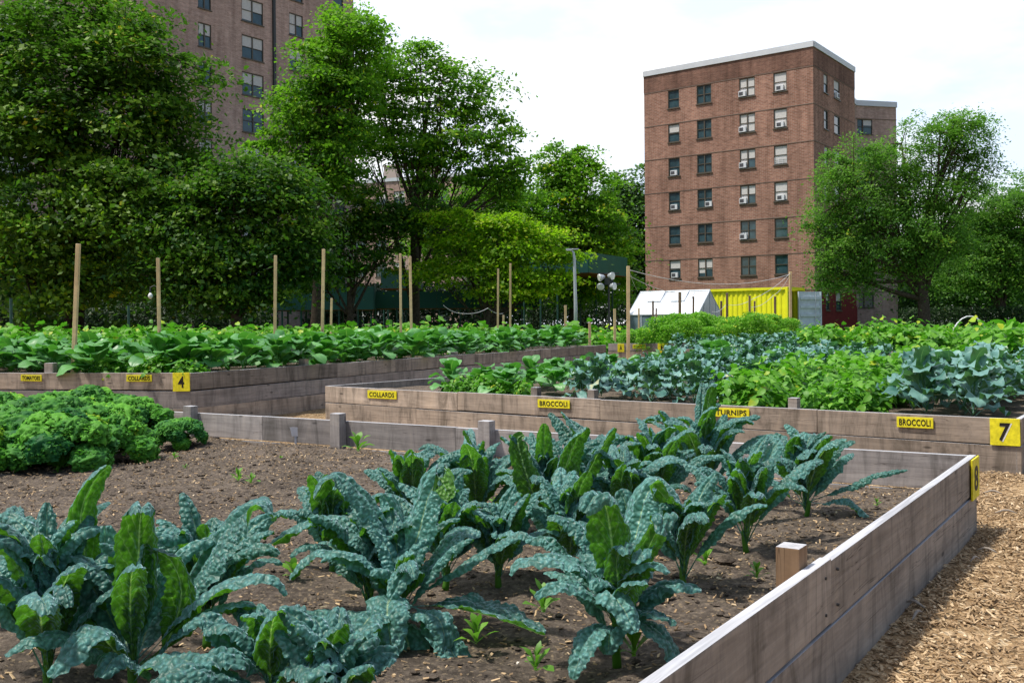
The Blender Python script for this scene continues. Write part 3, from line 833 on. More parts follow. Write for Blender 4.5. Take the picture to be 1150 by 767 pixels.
# ------------------------------------------------------------------ container, greenhouse, hoarding, lamps
# container: long side toward the viewer's left-front, doors at the right end
K = P(885, 365, 52.5); K[2] = 0
kd_ = rb_v; kn = fn; kl = 6.06; kh = P(885, 322.5, 52.5)[2]; kw = 2.44
cont = empty('shipping_container', K, 'yellow corrugated shipping container with its grey door swung open', 'container')
loc = np.array(cont.location)
def corr(mb, A, d, n, L, z0, z1, pitch=.28, dep=.04):
    s = [0.]; o = [0.]
    while s[-1] < L-1e-6:
        b = s[-1]
        for ds, oo in ((.10*pitch/.28, 0), (.05*pitch/.28, -dep), (.08*pitch/.28, -dep), (.05*pitch/.28, 0)):
            s.append(min(L, s[-1]+ds)); o.append(oo)
    s, o = np.array(s), np.array(o)
    pts = np.array([A[0], A[1], 0.])+np.outer(s, d)+np.outer(o, n)
    V = np.concatenate([pts+np.array([0, 0, z0]), pts+np.array([0, 0, z1])]); k = len(s)
    mb.add(V, [[i, i+1, k+i+1, k+i] for i in range(k-1)])
cb = MB(); corr(cb, K+kd_*.12-loc-fn*.02, kd_, fn, kl-.24, .16, kh-.12)
corr(cb, K-loc-fn*kw+kd_*.12, kd_, -fn, kl-.24, .16, kh-.12); corr(cb, K-loc+kd_*(kl-.01), rb_u, -gn, kw, .16, kh-.1)
cb.build('side_panel', M['container'], cont)
cf = MB(); ax = np.stack([kd_, fn, (0, 0, 1)])
for q, wd in ((0, 0), (-kw, 0)):
    for z in (.08, kh-.06): cf.box(K-loc+kd_*kl/2+fn*(q+.0)+np.array([0, 0, z]), (kl, .1, .14), ax)
for s in (0.05, kl-.05):
    for q in (0, -kw): cf.box(K-loc+kd_*s+fn*(q+.005)+np.array([0, 0, kh/2]), (.13, .13, kh-.0), ax)
    for z in (.08, kh-.06): cf.box(K-loc+kd_*s+fn*(-kw/2)+np.array([0, 0, z]), (.12, kw-.15, .16), ax)
cf.build('corner_frame', M['container'], cont)
MB().box(K-loc+kd_*kl/2-fn*kw/2+np.array([0, 0, kh-.01]), (kl-.2, kw-.2, .05), ax).build('roof', M['container'], cont)
MB().box(K-loc+kd_*1.6-fn*kw/2+np.array([0, 0, kh/2]), (.05, kw-.2, kh-.3), ax).build('interior', M['inside'], cont)
# the open door, hinged at the far post and facing the viewer
D0 = P(896.5, 365, 53.3); D1 = P(922, 365, 54.0); D0[2] = D1[2] = 0
dd_, Ld = flat_dir(D0, D1); nd = np.array([dd_[1], -dd_[0], 0])
dmb = MB(); zt = P(910, 327.5, 53.6)[2]
axd = np.stack([dd_, nd, (0, 0, 1)]); mid = (D0+D1)/2-loc
dmb.box(mid+np.array([0, 0, zt/2+.06]), (Ld, .04, zt-.12), axd)
for k in range(6): dmb.box(mid+nd*.035+np.array([0, 0, .42+k*(zt-.6)/5.4]), (Ld-.22, .10, .15), axd)
for sg in (-1, 1): dmb.box(mid+nd*.03+dd_*sg*(Ld/2-.04)+np.array([0, 0, zt/2+.06]), (.09, .08, zt-.13), axd)
door = dmb.build('door', M['door_grey'], cont)
lk_ = MB(); lk_.tube([mid+nd*.09+dd_*.35+np.array([0, 0, .2]), mid+nd*.09+dd_*.35+np.array([0, 0, zt-.05])], [.02, .02], 6); lk_.build('lock_rod', M['steel'], door)
el = MB(); el.box(mid+dd_*(Ld/2+.01)+np.array([0, 0, zt/2]), (.03, .1, zt-.2), axd); el.build('edge_trim', M['container'], door)
# wall lamp body
wlm = MB(); ctr = np.zeros(3); wlm.box((0, 0, 0), (.5, .34, .16), np.stack([fd, fn, (0, 0, 1)])); wlm.box((0, 0, .0)-fn*.17*0+np.array([0, 0, -.12]), (.16, .2, .12), np.stack([fd, fn, (0, 0, 1)]))
wlm.build('lamp_body', M['coping'], wl); MB().box((0, 0, -.085)+fn*.06, (.36, .2, .02), np.stack([fd, fn, (0, 0, 1)])).build('lens', M['lamp_glass'], wl)

# greenhouse
G0 = P(784, 365, 44.0); G0[2] = 0
gd = rb_v; gL = (P(784, 365, 44)[0]-P(702, 365, 46.5)[0])/.80*.97; gw = 2.5
zE = P(785, 352.5, 44)[2]; zR = P(803, 326, 45)[2]
gh = empty('greenhouse', G0, 'small greenhouse with white translucent sloping roof beside the yellow container', 'greenhouse')
back = rb_u
e0, e1 = np.zeros(3)+np.array([0, 0, zE]), gd*gL+np.array([0, 0, zE])
rdg0, rdg1 = back*gw/2+np.array([0, 0, zR]), back*gw/2+gd*gL+np.array([0, 0, zR])
f0, f1 = back*gw+np.array([0, 0, zE]), back*gw+gd*gL+np.array([0, 0, zE])
nrm = np.cross(e1-e0, rdg0-e0); nrm /= np.linalg.norm(nrm); nrm = nrm if nrm[2] > 0 else -nrm
for k in range(5):
    a, b = k/5+.006, (k+1)/5-.006
    q = [e0+(e1-e0)*a, e0+(e1-e0)*b, rdg0+(rdg1-rdg0)*b, rdg0+(rdg1-rdg0)*a]
    m_ = MB(); m_.add(np.array(q+[p-nrm*.02 for p in q]), [[0,1,2,3],[4,5,6,7],[0,1,5,4],[1,2,6,5],[2,3,7,6],[3,0,4,7]])
    m_.build('roof_panel', M['panel'], gh)
q = [f0, f1, rdg1, rdg0]; m_ = MB().add(np.array(q), [[0, 1, 2, 3]]); m_.build('roof_panel', M['panel'], gh)
# two propped roof vents
for a in (.28, .62):
    b0 = e0+(e1-e0)*a+(rdg0-e0)*.60+nrm*.02; b1 = e0+(e1-e0)*(a+.19)+(rdg0-e0)*.60+nrm*.02
    m_ = MB(); up_ = (rdg0-e0)/np.linalg.norm(rdg0-e0)
    q = [b0+nrm*.02, b1+nrm*.02, b1+up_*.62+nrm*.06, b0+up_*.62+nrm*.06]
    m_.add(np.array(q+[p-nrm*.03 for p in q]), [[0,1,2,3],[4,5,6,7],[0,1,5,4],[1,2,6,5],[2,3,7,6],[3,0,4,7]])
    m_.box((b0+b1)/2-up_*.06+nrm*.01, (np.linalg.norm(b1-b0), .10, .05), np.stack([gd, up_, nrm]))
    m_.build('roof_vent', M['alu'], gh)
gb = MB()
for k in range(6):
    a = k/5
    gb.tube([e0+(e1-e0)*a, rdg0+(rdg1-rdg0)*a+nrm*.012], [.022, .022], 4); gb.tube([f0+(f1-f0)*a, rdg0+(rdg1-rdg0)*a], [.02, .02], 4)
    gb.tube([(e1-e0)*a, e0+(e1-e0)*a], [.025, .025], 4); gb.tube([back*gw+(e1-e0)*a, f0+(f1-f0)*a], [.025, .025], 4)
gb.tube([e0, e1], [.045, .045], 6); gb.tube([rdg0, rdg1], [.05, .05], 6); gb.tube([f0, f1], [.03, .03], 6)
for t_ in (.25, .5, .75): 
    p = back*gw*t_; top = zE+(zR-zE)*(1-abs(t_-.5)*2)
    for base in (np.zeros(3), gd*gL): gb.tube([base+p, base+p+np.array([0, 0, top])], [.02, .02], 4)
gb.build('glazing_bars', M['alu'], gh)
m_ = MB()
for base in (gd*.004, gd*(gL-.004)):
    m_ = MB(); m_.add(np.array([base, base+back*gw, base+back*gw+np.array([0, 0, zE]), base+np.array([0, 0, zE])]), [[0, 1, 2, 3]])
    m_.add(np.array([base+np.array([0, 0, zE]), base+back*gw+np.array([0, 0, zE]), base+back*gw*.51+np.array([0, 0, zR-.03]), base+back*gw*.49+np.array([0, 0, zR-.03])]), [[0, 1, 2, 3]])
    m_.build('gable_glazing', M['glass_blue'], gh)
m_ = MB()
for off in (back*.004, back*(gw-.004)):
    MB().add(np.array([off, off+gd*gL, off+gd*gL+np.array([0, 0, zE]), off+np.array([0, 0, zE])]), [[0, 1, 2, 3]]).build('side_glazing', M['glass_blue'], gh)

# green plywood hoarding / sidewalk shed
def shed(name, a, b, z0, z1, posts, label, lit=False, returns=2.4):
    d, L = flat_dir(a, b); n = np.array([d[1], -d[0], 0]); o = empty(name, (a[0], a[1], 0), label, 'scaffold shed', 'green sidewalk sheds under the trees'); l = np.array(o.location)
    m_ = MB(); nps = max(2, int(L/1.25))
    for k in range(nps):
        c = np.array([a[0], a[1], 0])+d*(k+.5)*L/nps+n*RNG.uniform(-.006, .006)+np.array([0, 0, (z0+z1)/2])-l
        m_.box(c, (L/nps-.012, .03, z1-z0), np.stack([d, n, (0, 0, 1)]))
    m_.build('parapet_board', M['green_ply'], o)
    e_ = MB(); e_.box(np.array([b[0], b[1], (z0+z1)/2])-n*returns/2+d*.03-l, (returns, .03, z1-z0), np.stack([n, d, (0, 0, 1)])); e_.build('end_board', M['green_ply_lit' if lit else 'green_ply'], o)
    r_ = MB(); r_.box(np.array([(a[0]+b[0])/2, (a[1]+b[1])/2, z0+.03])-n*returns/2-l, (L, returns-.1, .12), np.stack([d, n, (0, 0, 1)])); r_.build('deck', M['rust'], o)
    for k in range(posts):
        for q in (0.1, returns-.1):
            t_ = MB(); p = np.array([a[0], a[1], 0])+d*(k+.15)*L/posts-n*q-l
            t_.tube([p, p+np.array([0, 0, z0-.03])], [.06, .06], 6); t_.build('post', M['post_green'], o)
    return o
def lvl(px, py, d):
    p = P(px, py, d); return p
a = P(292, 365, 57); b = P(420, 365, 57.5)
shed('sidewalk_shed', a, b, P(360, 348, 57)[2], P(360, 322, 57)[2], 6, 'low dark green plywood sidewalk shed behind the left stakes')
a = P(418, 365, 58.5); b = P(606, 365, 61)
shed('sidewalk_shed', a, b, P(500, 346, 59)[2], P(500, 327, 59)[2], 8, 'long dark green sidewalk shed under the yellow tree')
a = P(428, 365, 62); b = P(470, 365, 62)
shed('sidewalk_shed', a, b, P(448, 324, 62)[2], P(448, 303, 62)[2], 2, 'raised green plywood box in front of the low brick block')
a = P(585, 365, 55); b = P(661.5, 365, 53)
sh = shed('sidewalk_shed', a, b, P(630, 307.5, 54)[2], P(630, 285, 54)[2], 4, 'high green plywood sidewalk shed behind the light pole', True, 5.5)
# light on its end board is painted in with a lighter green
# ------------------------------------------------------------------ trees
def leaf_quads(C, nrm, size, rng, asp=.55):
    """kite-shaped leaves at C with normals nrm"""
    n = len(C)
    r = rng.normal(size=(n, 3)); a = r - nrm*np.sum(r*nrm, 1)[:, None]; a /= np.linalg.norm(a, axis=1)[:, None]+1e-9
    b = np.cross(nrm, a); L = (size*rng.uniform(.5, 1.55, n))[:, None]
    V = np.stack([C-a*L*.5, C+b*L*asp*.5-nrm*L*.06, C+a*L*.5-nrm*L*.1, C-b*L*asp*.5-nrm*L*.06], 1).reshape(-1, 3)
    return V, np.arange(n*4).reshape(n, 4)[:, ::-1]

def tree(name, label, px, d, blobs, leaf, pads, per, padr, lsize, tr, seed, group=None, cat='tree', limbs=True, zbase=0.0, flat=.34, droop=.25, bark='bark', dens=.72):
    rng = np.random.default_rng(seed)
    base = P(px, 365, d); base[2] = zbase
    o = empty(name, base, label, cat, group)
    cs, rs, wts = [], [], []
    for (bx, by, rx, ry, dd) in blobs:
        D = d+dd; c = P(bx, by, D); cs.append(c-base); rx_, rz_ = rx*D/F, ry*D/F
        rs.append(np.array([rx_, (rx_+rz_)/2*.9, rz_])); wts.append((rx_*rz_)**.95)
    wts = np.array(wts)/sum(wts)
    VV, CC, TT = [], [], []; pc, pb = [], []
    for i, (c, r, w) in enumerate(zip(cs, rs, wts)):
        m = max(3, int(pads*w*dens))
        q = rng.normal(size=(m, 3)); q /= np.linalg.norm(q, axis=1)[:, None]
        rad = rng.uniform(0.05, 1, m)**.34*np.where(rng.random(m) < .16, rng.uniform(1.0, 1.38, m), 1)
        wob = np.array([1+.55*noise.noise((float(a_[0])*1.7+i*3.1, float(a_[1])*1.7+seed, float(a_[2])*1.7)) for a_ in q])
        p = c + q*(rad*wob)[:, None]*r
        p = p[p[:, 2]+base[2] > .35]
        pc.append(p); pb.append(np.full(len(p), i))
    pc = np.concatenate(pc); pb = np.concatenate(pb)
    ctr = np.average(np.array(cs), axis=0, weights=wts)
    k = rng.integers(int(per*.8), int(per*2.1), len(pc)); pi = np.repeat(np.arange(len(pc)), k); n = len(pi)
    pr = padr*rng.uniform(.5, 1.5, len(pc))
    off = rng.normal(size=(n, 3))*np.array([.58, .58, flat*.46])*pr[pi][:, None]
    off[:, 2] -= droop*(off[:, 0]**2+off[:, 1]**2)/pr[pi]
    C = pc[pi]+off
    out = (C-ctr); out /= np.linalg.norm(out, axis=1)[:, None]+1e-9
    nrm = rng.normal(size=(n, 3))*.55+np.array([0, 0, .85])+out*.35
    nrm /= np.linalg.norm(nrm, axis=1)[:, None]
    V, Fc = leaf_quads(C, nrm, np.full(n, lsize*(1.08 if leaf != 'leaf_locust' else 1.0)), rng, .66 if leaf != 'leaf_locust' else .45)
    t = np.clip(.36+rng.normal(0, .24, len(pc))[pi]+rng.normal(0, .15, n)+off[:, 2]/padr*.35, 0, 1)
    link('crown', mesh_np('crown', V, Fc, tint=np.repeat(t, 4)), M[leaf], o)
    # trunk, limbs and twigs
    tm = MB(); top = ctr.copy(); top[2] = max(top[2], 1.5)
    hs = np.linspace(0, 1, 8)
    trunk = np.stack([top[0]*hs**1.6*.8+np.sin(hs*5+seed)*tr*.5, top[1]*hs**1.6*.8, top[2]*hs*1.1], 1)
    tm.tube(trunk, tr*(1-.72*hs)*(1+.35*np.exp(-hs*18)), 8)
    for i, c in enumerate(cs):
        f = rng.uniform(.25, .62); a = trunk[int(f*7)]; b = c + rng.normal(size=3)*.15*rs[i]
        mid = (a+b)/2+np.array([0, 0, -.08*np.linalg.norm(b-a)])+rng.normal(size=3)*.12*np.linalg.norm(b-a)*.4
        tt = np.linspace(0, 1, 7)[:, None]; pts = a*(1-tt)**2+2*mid*tt*(1-tt)+b*tt**2
        tm.tube(pts, tr*.42*(1-.75*tt[:, 0]), 6)
        sel = np.where(pb == i)[0]
        sel = rng.permutation(sel)[:min(len(sel), 16 if limbs else 6)]
        for s_ in sel:
            a2 = pts[rng.integers(2, 7)]; b2 = pc[s_]; m2 = (a2+b2)/2+np.array([0, 0, -.1*np.linalg.norm(b2-a2)])
            tt2 = np.linspace(0, 1, 4)[:, None]
            tm.tube(a2*(1-tt2)**2+2*m2*tt2*(1-tt2)+b2*tt2**2, tr*.10*(1-.75*tt2[:, 0]), 4, cap=False)
    tm.build('trunk', M[bark], o, smooth=True)
    return o

tree('deciduous_tree', 'huge dark leafy tree filling the upper left of the picture', 88, 37,
     [(70, 70, 105, 62, 0), (165, 60, 60, 55, -1), (20, 130, 70, 70, -1), (120, 150, 95, 65, -1), (188, 130, 36, 55, 0), (60, 230, 85, 60, -2), (150, 235, 70, 60, -2), (30, 305, 60, 50, -2), (120, 305, 80, 48, -1), (-40, 60, 60, 70, 0), (-50, 200, 60, 90, 0), (95, 20, 70, 35, 1), (196, 195, 38, 38, 0)],
     'leaf_dark', 760, 120, .95, .17, .42, 11, bark='bark_dark')
tree('deciduous_tree', 'mid green layered tree with lighter leaf tips, right of the huge dark tree', 262, 34,
     [(255, 205, 62, 38, 0), (310, 235, 52, 45, 0), (215, 250, 50, 45, 0), (270, 285, 70, 42, 0), (330, 285, 32, 36, 1), (200, 310, 45, 36, 0), (265, 325, 60, 22, 0)],
     'leaf_dark', 360, 120, .8, .15, .26, 12)
tree('deciduous_tree', 'tall green tree before the brown brick block, reaching the top edge', 352, 46,
     [(358, 72, 28, 40, 0), (388, 45, 28, 50, 0), (345, 130, 40, 40, 0), (392, 120, 36, 55, 0), (302, 172, 28, 24, 0), (360, 180, 50, 34, 0), (412, 40, 20, 36, 1)],
     'leaf_mid', 360, 100, .85, .16, .30, 13)
tree('deciduous_tree', 'spreading open tree with bare dark forks against the white sky', 462, 50,
     [(440, 110, 38, 42, 0), (490, 105, 50, 38, 0), (530, 145, 45, 34, 0), (460, 165, 52, 28, 0), (560, 180, 32, 30, 0), (510, 190, 52, 24, 0), (425, 75, 24, 30, 0), (540, 100, 16, 14, 0), (575, 210, 22, 24, 0), (470, 62, 20, 18, 0), (415, 150, 24, 32, 0)],
     'leaf_mid', 340, 95, .82, .17, .30, 14, droop=.15)
tree('deciduous_tree', 'low green tree with drooping branches before the sidewalk sheds', 395, 48,
     [(385, 235, 52, 32, 0), (430, 255, 42, 26, 0), (345, 265, 36, 32, 0), (400, 290, 40, 20, 0), (470, 240, 36, 22, 0), (350, 310, 34, 18, 0)],
     'leaf_dark', 260, 100, .75, .15, .2, 15)
tree('maple_tree', 'small bright yellow-green tree in front of the sidewalk sheds', 548, 47,
     [(488, 302, 30, 12, 0), (515, 268, 36, 11, 0), (562, 248, 40, 11, 0), (604, 262, 36, 11, 0), (624, 286, 26, 12, 0), (582, 284, 48, 11, 0), (540, 296, 44, 11, 0), (604, 310, 40, 12, 0), (560, 324, 46, 10, 0), (500, 240, 26, 9, 0)],
     'leaf_yellow', 330, 80, .75, .15, .13, 16, flat=.2, dens=.72)
tree('deciduous_tree', 'rounded light green tree right of the open tree, behind the light pole', 645, 60,
     [(625, 190, 30, 24, 0), (655, 215, 42, 34, 0), (610, 235, 36, 34, 0), (675, 260, 34, 34, 0), (640, 275, 50, 40, 0), (600, 280, 30, 30, 0), (690, 300, 22, 30, 0), (655, 180, 18, 16, 0), (655, 318, 50, 24, 0)],
     'leaf_mid', 380, 90, .85, .18, .3, 17, dens=1.1)
tree('deciduous_tree', 'dull dark green tree tucked against the left edge of the red brick building', 712, 84,
     [(712, 215, 26, 30, 0), (690, 225, 22, 26, 0), (722, 255, 30, 40, 0), (700, 285, 34, 40, 0), (722, 320, 30, 34, 0), (745, 280, 18, 60, 6), (682, 260, 20, 40, 0)],
     'leaf_far', 300, 90, 1.2, .24, .4, 18, dens=1.1)
tree('honey_locust_tree', 'feathery broad tree with drooping sprays in front of the brick building on the right', 1036, 57,
     [(1008, 172, 36, 26, 0), (1060, 150, 42, 26, 0), (955, 180, 36, 36, 0), (940, 225, 24, 44, 0), (985, 215, 52, 40, 0), (1045, 205, 48, 32, 0), (1085, 165, 26, 24, 0), (1000, 265, 56, 34, 0), (950, 280, 28, 36, 0), (1060, 250, 45, 34, 0), (928, 300, 12, 28, 0), (1030, 290, 40, 26, 0), (1078, 136, 28, 14, 0), (1098, 195, 20, 20, 0), (918, 255, 10, 22, 0), (968, 315, 22, 16, 0)],
     'leaf_locust', 640, 115, .8, .16, .42, 19, flat=.5, droop=.45, dens=.85)
tree('deciduous_tree', 'round green tree at the right edge beyond the feathery tree', 1120, 63,
     [(1110, 230, 36, 34, 0), (1145, 240, 40, 40, 0), (1090, 275, 36, 34, 0), (1135, 290, 44, 36, 0), (1180, 260, 40, 60, 0), (1075, 310, 30, 18, 0), (1115, 318, 44, 16, 0)],
     'leaf_locust', 380, 100, .95, .18, .32, 20, dens=1.1)
tree('deciduous_tree', 'mid green tree filling the gap behind the bright yellow-green tree', 560, 58,
     [(500, 235, 40, 26, 0), (545, 225, 40, 24, 0), (590, 245, 34, 30, 0), (520, 270, 46, 30, 0), (575, 285, 46, 34, 0), (615, 265, 24, 34, 0), (480, 275, 30, 24, 0), (620, 310, 26, 26, 0)],
     'leaf_mid', 320, 90, .85, .17, .25, 23, dens=1.0)
tree('honey_locust_tree', 'lower feathery tree in the shade right of the locust trunk', 1085, 72,
     [(1060, 285, 34, 34, 0), (1100, 280, 34, 34, 0), (1140, 300, 34, 34, 0), (1075, 320, 44, 20, 0), (1125, 325, 40, 18, 0)],
     'leaf_far', 240, 90, .95, .2, .25, 24, dens=1.0)
# the dark wood that closes the view behind everything: separate trees, far back
k = 0
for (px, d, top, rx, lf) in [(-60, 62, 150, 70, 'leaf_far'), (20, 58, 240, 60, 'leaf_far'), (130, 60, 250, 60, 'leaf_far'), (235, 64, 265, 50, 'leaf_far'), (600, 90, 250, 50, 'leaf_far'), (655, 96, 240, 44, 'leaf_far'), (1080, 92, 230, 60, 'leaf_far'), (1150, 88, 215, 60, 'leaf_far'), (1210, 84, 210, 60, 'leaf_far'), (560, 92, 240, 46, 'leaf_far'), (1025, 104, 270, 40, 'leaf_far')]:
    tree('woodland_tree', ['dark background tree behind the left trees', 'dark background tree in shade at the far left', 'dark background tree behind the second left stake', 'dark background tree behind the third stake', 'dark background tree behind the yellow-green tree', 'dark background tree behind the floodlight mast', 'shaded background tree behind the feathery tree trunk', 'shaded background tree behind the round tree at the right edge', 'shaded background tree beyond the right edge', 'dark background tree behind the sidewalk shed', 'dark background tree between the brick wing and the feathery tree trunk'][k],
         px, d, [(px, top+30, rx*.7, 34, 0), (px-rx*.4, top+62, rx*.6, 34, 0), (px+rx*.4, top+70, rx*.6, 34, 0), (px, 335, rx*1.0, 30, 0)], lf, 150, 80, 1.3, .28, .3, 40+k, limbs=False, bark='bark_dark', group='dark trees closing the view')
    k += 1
# clipped hedge on the right and shrubs under the left trees
def hedge(label, x0, x1, d, ytop, leaf, seed, dep=1.6, ls=.14, n=9000):
    a, b = P(x0, 365, d), P(x1, 365, d); zt = P((x0+x1)/2, ytop, d)[2]
    o = empty('hedge', (a[0], a[1], 0), label, 'hedge'); rng = np.random.default_rng(seed)
    L = b[0]-a[0]
    C = np.stack([rng.uniform(0, L, n), rng.uniform(0, dep, n), zt*rng.uniform(.05, 1, n)**.6+rng.normal(0, .06, n)], 1)
    nr = rng.normal(size=(n, 3))*.7+np.array([0, -.5, .7]); nr /= np.linalg.norm(nr, axis=1)[:, None]
    V, Fc = leaf_quads(C, nr, np.full(n, ls), rng)
    link('foliage', mesh_np('foliage', V, Fc, tint=np.repeat(np.clip(rng.normal(.4, .25, n), 0, 1), 4)), M[leaf], o)
    for q in np.arange(.5, L, 1.6): MB().tube([(q, dep/2, 0), (q+.1, dep/2, zt*.8)], [.06, .03], 5).build('stem', M['bark_dark'], o)
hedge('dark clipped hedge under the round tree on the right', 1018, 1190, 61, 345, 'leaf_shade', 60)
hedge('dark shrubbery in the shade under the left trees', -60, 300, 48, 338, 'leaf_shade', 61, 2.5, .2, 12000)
hedge('dark thicket added as backdrop for the shade under the long sidewalk shed', 275, 620, 76, 318, 'leaf_shade', 63, 4, .34, 14000)  # added dark backdrop, stands in for the shade under the shed
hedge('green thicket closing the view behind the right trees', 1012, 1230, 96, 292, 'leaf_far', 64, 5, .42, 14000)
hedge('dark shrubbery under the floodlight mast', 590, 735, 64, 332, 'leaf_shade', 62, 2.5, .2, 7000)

# ------------------------------------------------------------------ leaves for crops
def leaf_grid(pts, Sv, w, nu, curl, ruffle=0, rfreq=5, blist=0, bsc=70, seed=0, cup=0.0, groove=.0, twist=0.0, frill=0.0):
    """pts: nv*3 spine; Sv: sideways direction; w: nv half widths; curl: edges bend down (rad)"""
    pts = np.asarray(pts, float); nv = len(pts); rs = np.random.default_rng(seed)
    T = np.gradient(pts, axis=0); ds = np.linalg.norm(T, axis=1); T /= ds[:, None]+1e-9
    along = np.concatenate([[0], np.cumsum(np.linalg.norm(np.diff(pts, axis=0), axis=1))])
    Sv = np.broadcast_to(np.asarray(Sv, float), (nv, 3))
    Sd = Sv - T*np.sum(T*Sv, 1)[:, None]; Sd = Sd/(np.linalg.norm(Sd, axis=1)[:, None]+1e-9)
    Nn = np.cross(T, Sd)
    if twist:
        a = (np.linspace(0, 1, nv)**1.5*twist)[:, None]
        Sd, Nn = Sd*np.cos(a)+Nn*np.sin(a), Nn*np.cos(a)-Sd*np.sin(a)
    q = np.linspace(-1, 1, nu)[None, :]; w = np.asarray(w)[:, None]
    c = np.broadcast_to(np.asarray(curl, float).reshape(-1, 1) if np.ndim(curl) else np.full((nv, 1), curl), (nv, 1)) + 1e-4
    lat = w*np.sin(c*q)/c; drop = w*(1-np.cos(c*q))/np.abs(c)*np.sign(c)
    ph = rs.uniform(0, 6.28, 4)
    al = along[:, None]/(along[-1]+1e-9)
    edge = np.abs(q)**1.6
    up = -drop + cup*w*np.abs(q)**1.5 - groove*w*np.exp(-(q*7)**2)
    if ruffle: up = up + ruffle*w*edge*(np.sin(al*rfreq*6.28+ph[0]+(q > 0)*2.1)*.7+np.sin(al*rfreq*11.7+ph[1]+(q > 0)*1.3)*.45)
    if frill: lat = lat*(1+frill*edge*np.sin(al*rfreq*17+ph[2]+(q > 0)*2))
    if blist:
        B = np.zeros((nv, nu))
        sx = rs.uniform(0, 50)
        for i in range(nv):
            for j in range(nu):
                x, y = q[0, j]*w[i, 0], along[i]
                f1 = noise.voronoi((x*bsc+sx, y*bsc, 0))[0][0]
                B[i, j] = (1-min(1, f1*1.15)**1.6) + .55*noise.noise((x*bsc*.33+sx, y*bsc*.33, 5))
        fade = np.clip((w-.014)/.02, 0, 1)*np.clip(np.abs(q)*6-.3, .0, 1)
        up = up + B*blist*fade
    V = pts[:, None, :] + Sd[:, None, :]*lat[..., None] + Nn[:, None, :]*up[..., None]
    uv = np.stack([np.broadcast_to((q+1)/2, (nv, nu)), np.broadcast_to(al, (nv, nu))], -1)
    flat = np.stack([np.broadcast_to(q*w, (nv, nu)), np.broadcast_to(along[:, None], (nv, nu)), np.full((nv, nu), float(seed % 97))], -1)
    idx = np.arange(nv*nu).reshape(nv, nu)
    Fc = np.stack([idx[:-1, :-1], idx[:-1, 1:], idx[1:, 1:], idx[1:, :-1]], -1).reshape(-1, 4)
    # T x S = N must be the face normal: loop order j then i gives S x T, so flip
    Fc = Fc[:, ::-1]
    return V.reshape(-1, 3), Fc, uv.reshape(-1, 2), flat.reshape(-1, 3)

def spine(L, e0, e1, nv, az=0.0, side=0.0, base=(0, 0, 0), power=1.4):
    """arching spine: elevation goes from e0 at the base to e1 at the tip (degrees)"""
    t = np.linspace(0, 1, nv); e = np.radians(e0+(e1-e0)*t**power); a = az+side*t
    d = np.stack([np.cos(e)*np.cos(a), np.cos(e)*np.sin(a), np.sin(e)], 1)*L/(nv-1)
    return np.asarray(base, float)+np.concatenate([[[0, 0, 0]], np.cumsum(d[:-1], 0)])

def width(nv, W, pet=.25, petw=.008, peak=.45, tip=.5, base=.7):
    t = np.linspace(0, 1, nv); b = np.clip((t-pet)/(1-pet), 0, 1)
    shape = np.where(b < peak, (np.sin(b/peak*math.pi/2))**base, np.cos((b-peak)/(1-peak)*math.pi/2*.98)**tip)
    return np.maximum(W*shape, np.where(t < pet+.1, petw*(1-.4*t/(pet+.01)), .0015))

def kale_mesh(pts, Sv, W, seed, nu=17, curl=.9, pet=.22, hi=True, twist=0, ruf=.10, groove=.16):
    nv = len(pts); W = W*1.30
    w = width(nv, W, pet, .0095, .42, .40, .70)
    rs = np.random.default_rng(seed); t = np.linspace(0, 1, nv)
    w = w*(1+.09*np.sin(t*23+rs.uniform(0, 6))*(t > pet+.1)*.6+.04*np.sin(t*51+rs.uniform(0, 6))*(t > pet+.1)+.05*np.sin(t*97+rs.uniform(0, 6))*(t > pet+.1))
    V, Fc, uv, fl = leaf_grid(pts, Sv, w, nu, curl*1.2*(.6+.4*t), ruf, 3.2, .0115 if hi else .011, 62 if hi else 58, seed, 0, groove, twist)
    me = mesh_np('leaf', V, Fc, uv, np.full(len(V), rs.uniform(.25, .75)), True)
    a = me.attributes.new('flat', 'FLOAT_VECTOR', 'POINT'); a.data.foreach_set('vector', fl.astype(np.float32).ravel())
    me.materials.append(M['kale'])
    return me

def bez(ctrl, nv):
    """smooth curve through the control points (Catmull-Rom, even spacing)"""
    c = np.array(ctrl, float); c = np.concatenate([[2*c[0]-c[1]], c, [2*c[-1]-c[-2]]]); out = []
    for i in range(1, len(c)-2):
        t = np.linspace(0, 1, 24, endpoint=False)[:, None]
        out.append(.5*((2*c[i])+(-c[i-1]+c[i+1])*t+(2*c[i-1]-5*c[i]+4*c[i+1]-c[i+2])*t**2+(-c[i-1]+3*c[i]-3*c[i+1]+c[i+2])*t**3))
    out = np.concatenate(out+[c[-2:-1]])
    s = np.concatenate([[0], np.cumsum(np.linalg.norm(np.diff(out, axis=0), axis=1))]); u = np.linspace(0, s[-1], nv)
    return np.stack([np.interp(u, s, out[:, k]) for k in range(3)], 1)

KG = 'dark lacinato kale plants in the nearest bed'
def stem_mesh(h, lean, seed):
    s_ = MB(); t = np.linspace(0, 1, 6)[:, None]; pts = np.array([[0, 0, -.03]])*(1-t)+np.array([[lean[0], lean[1], h]])*t
    s_.tube(pts, [.017, .016, .015, .014, .012, .008], 7); return s_

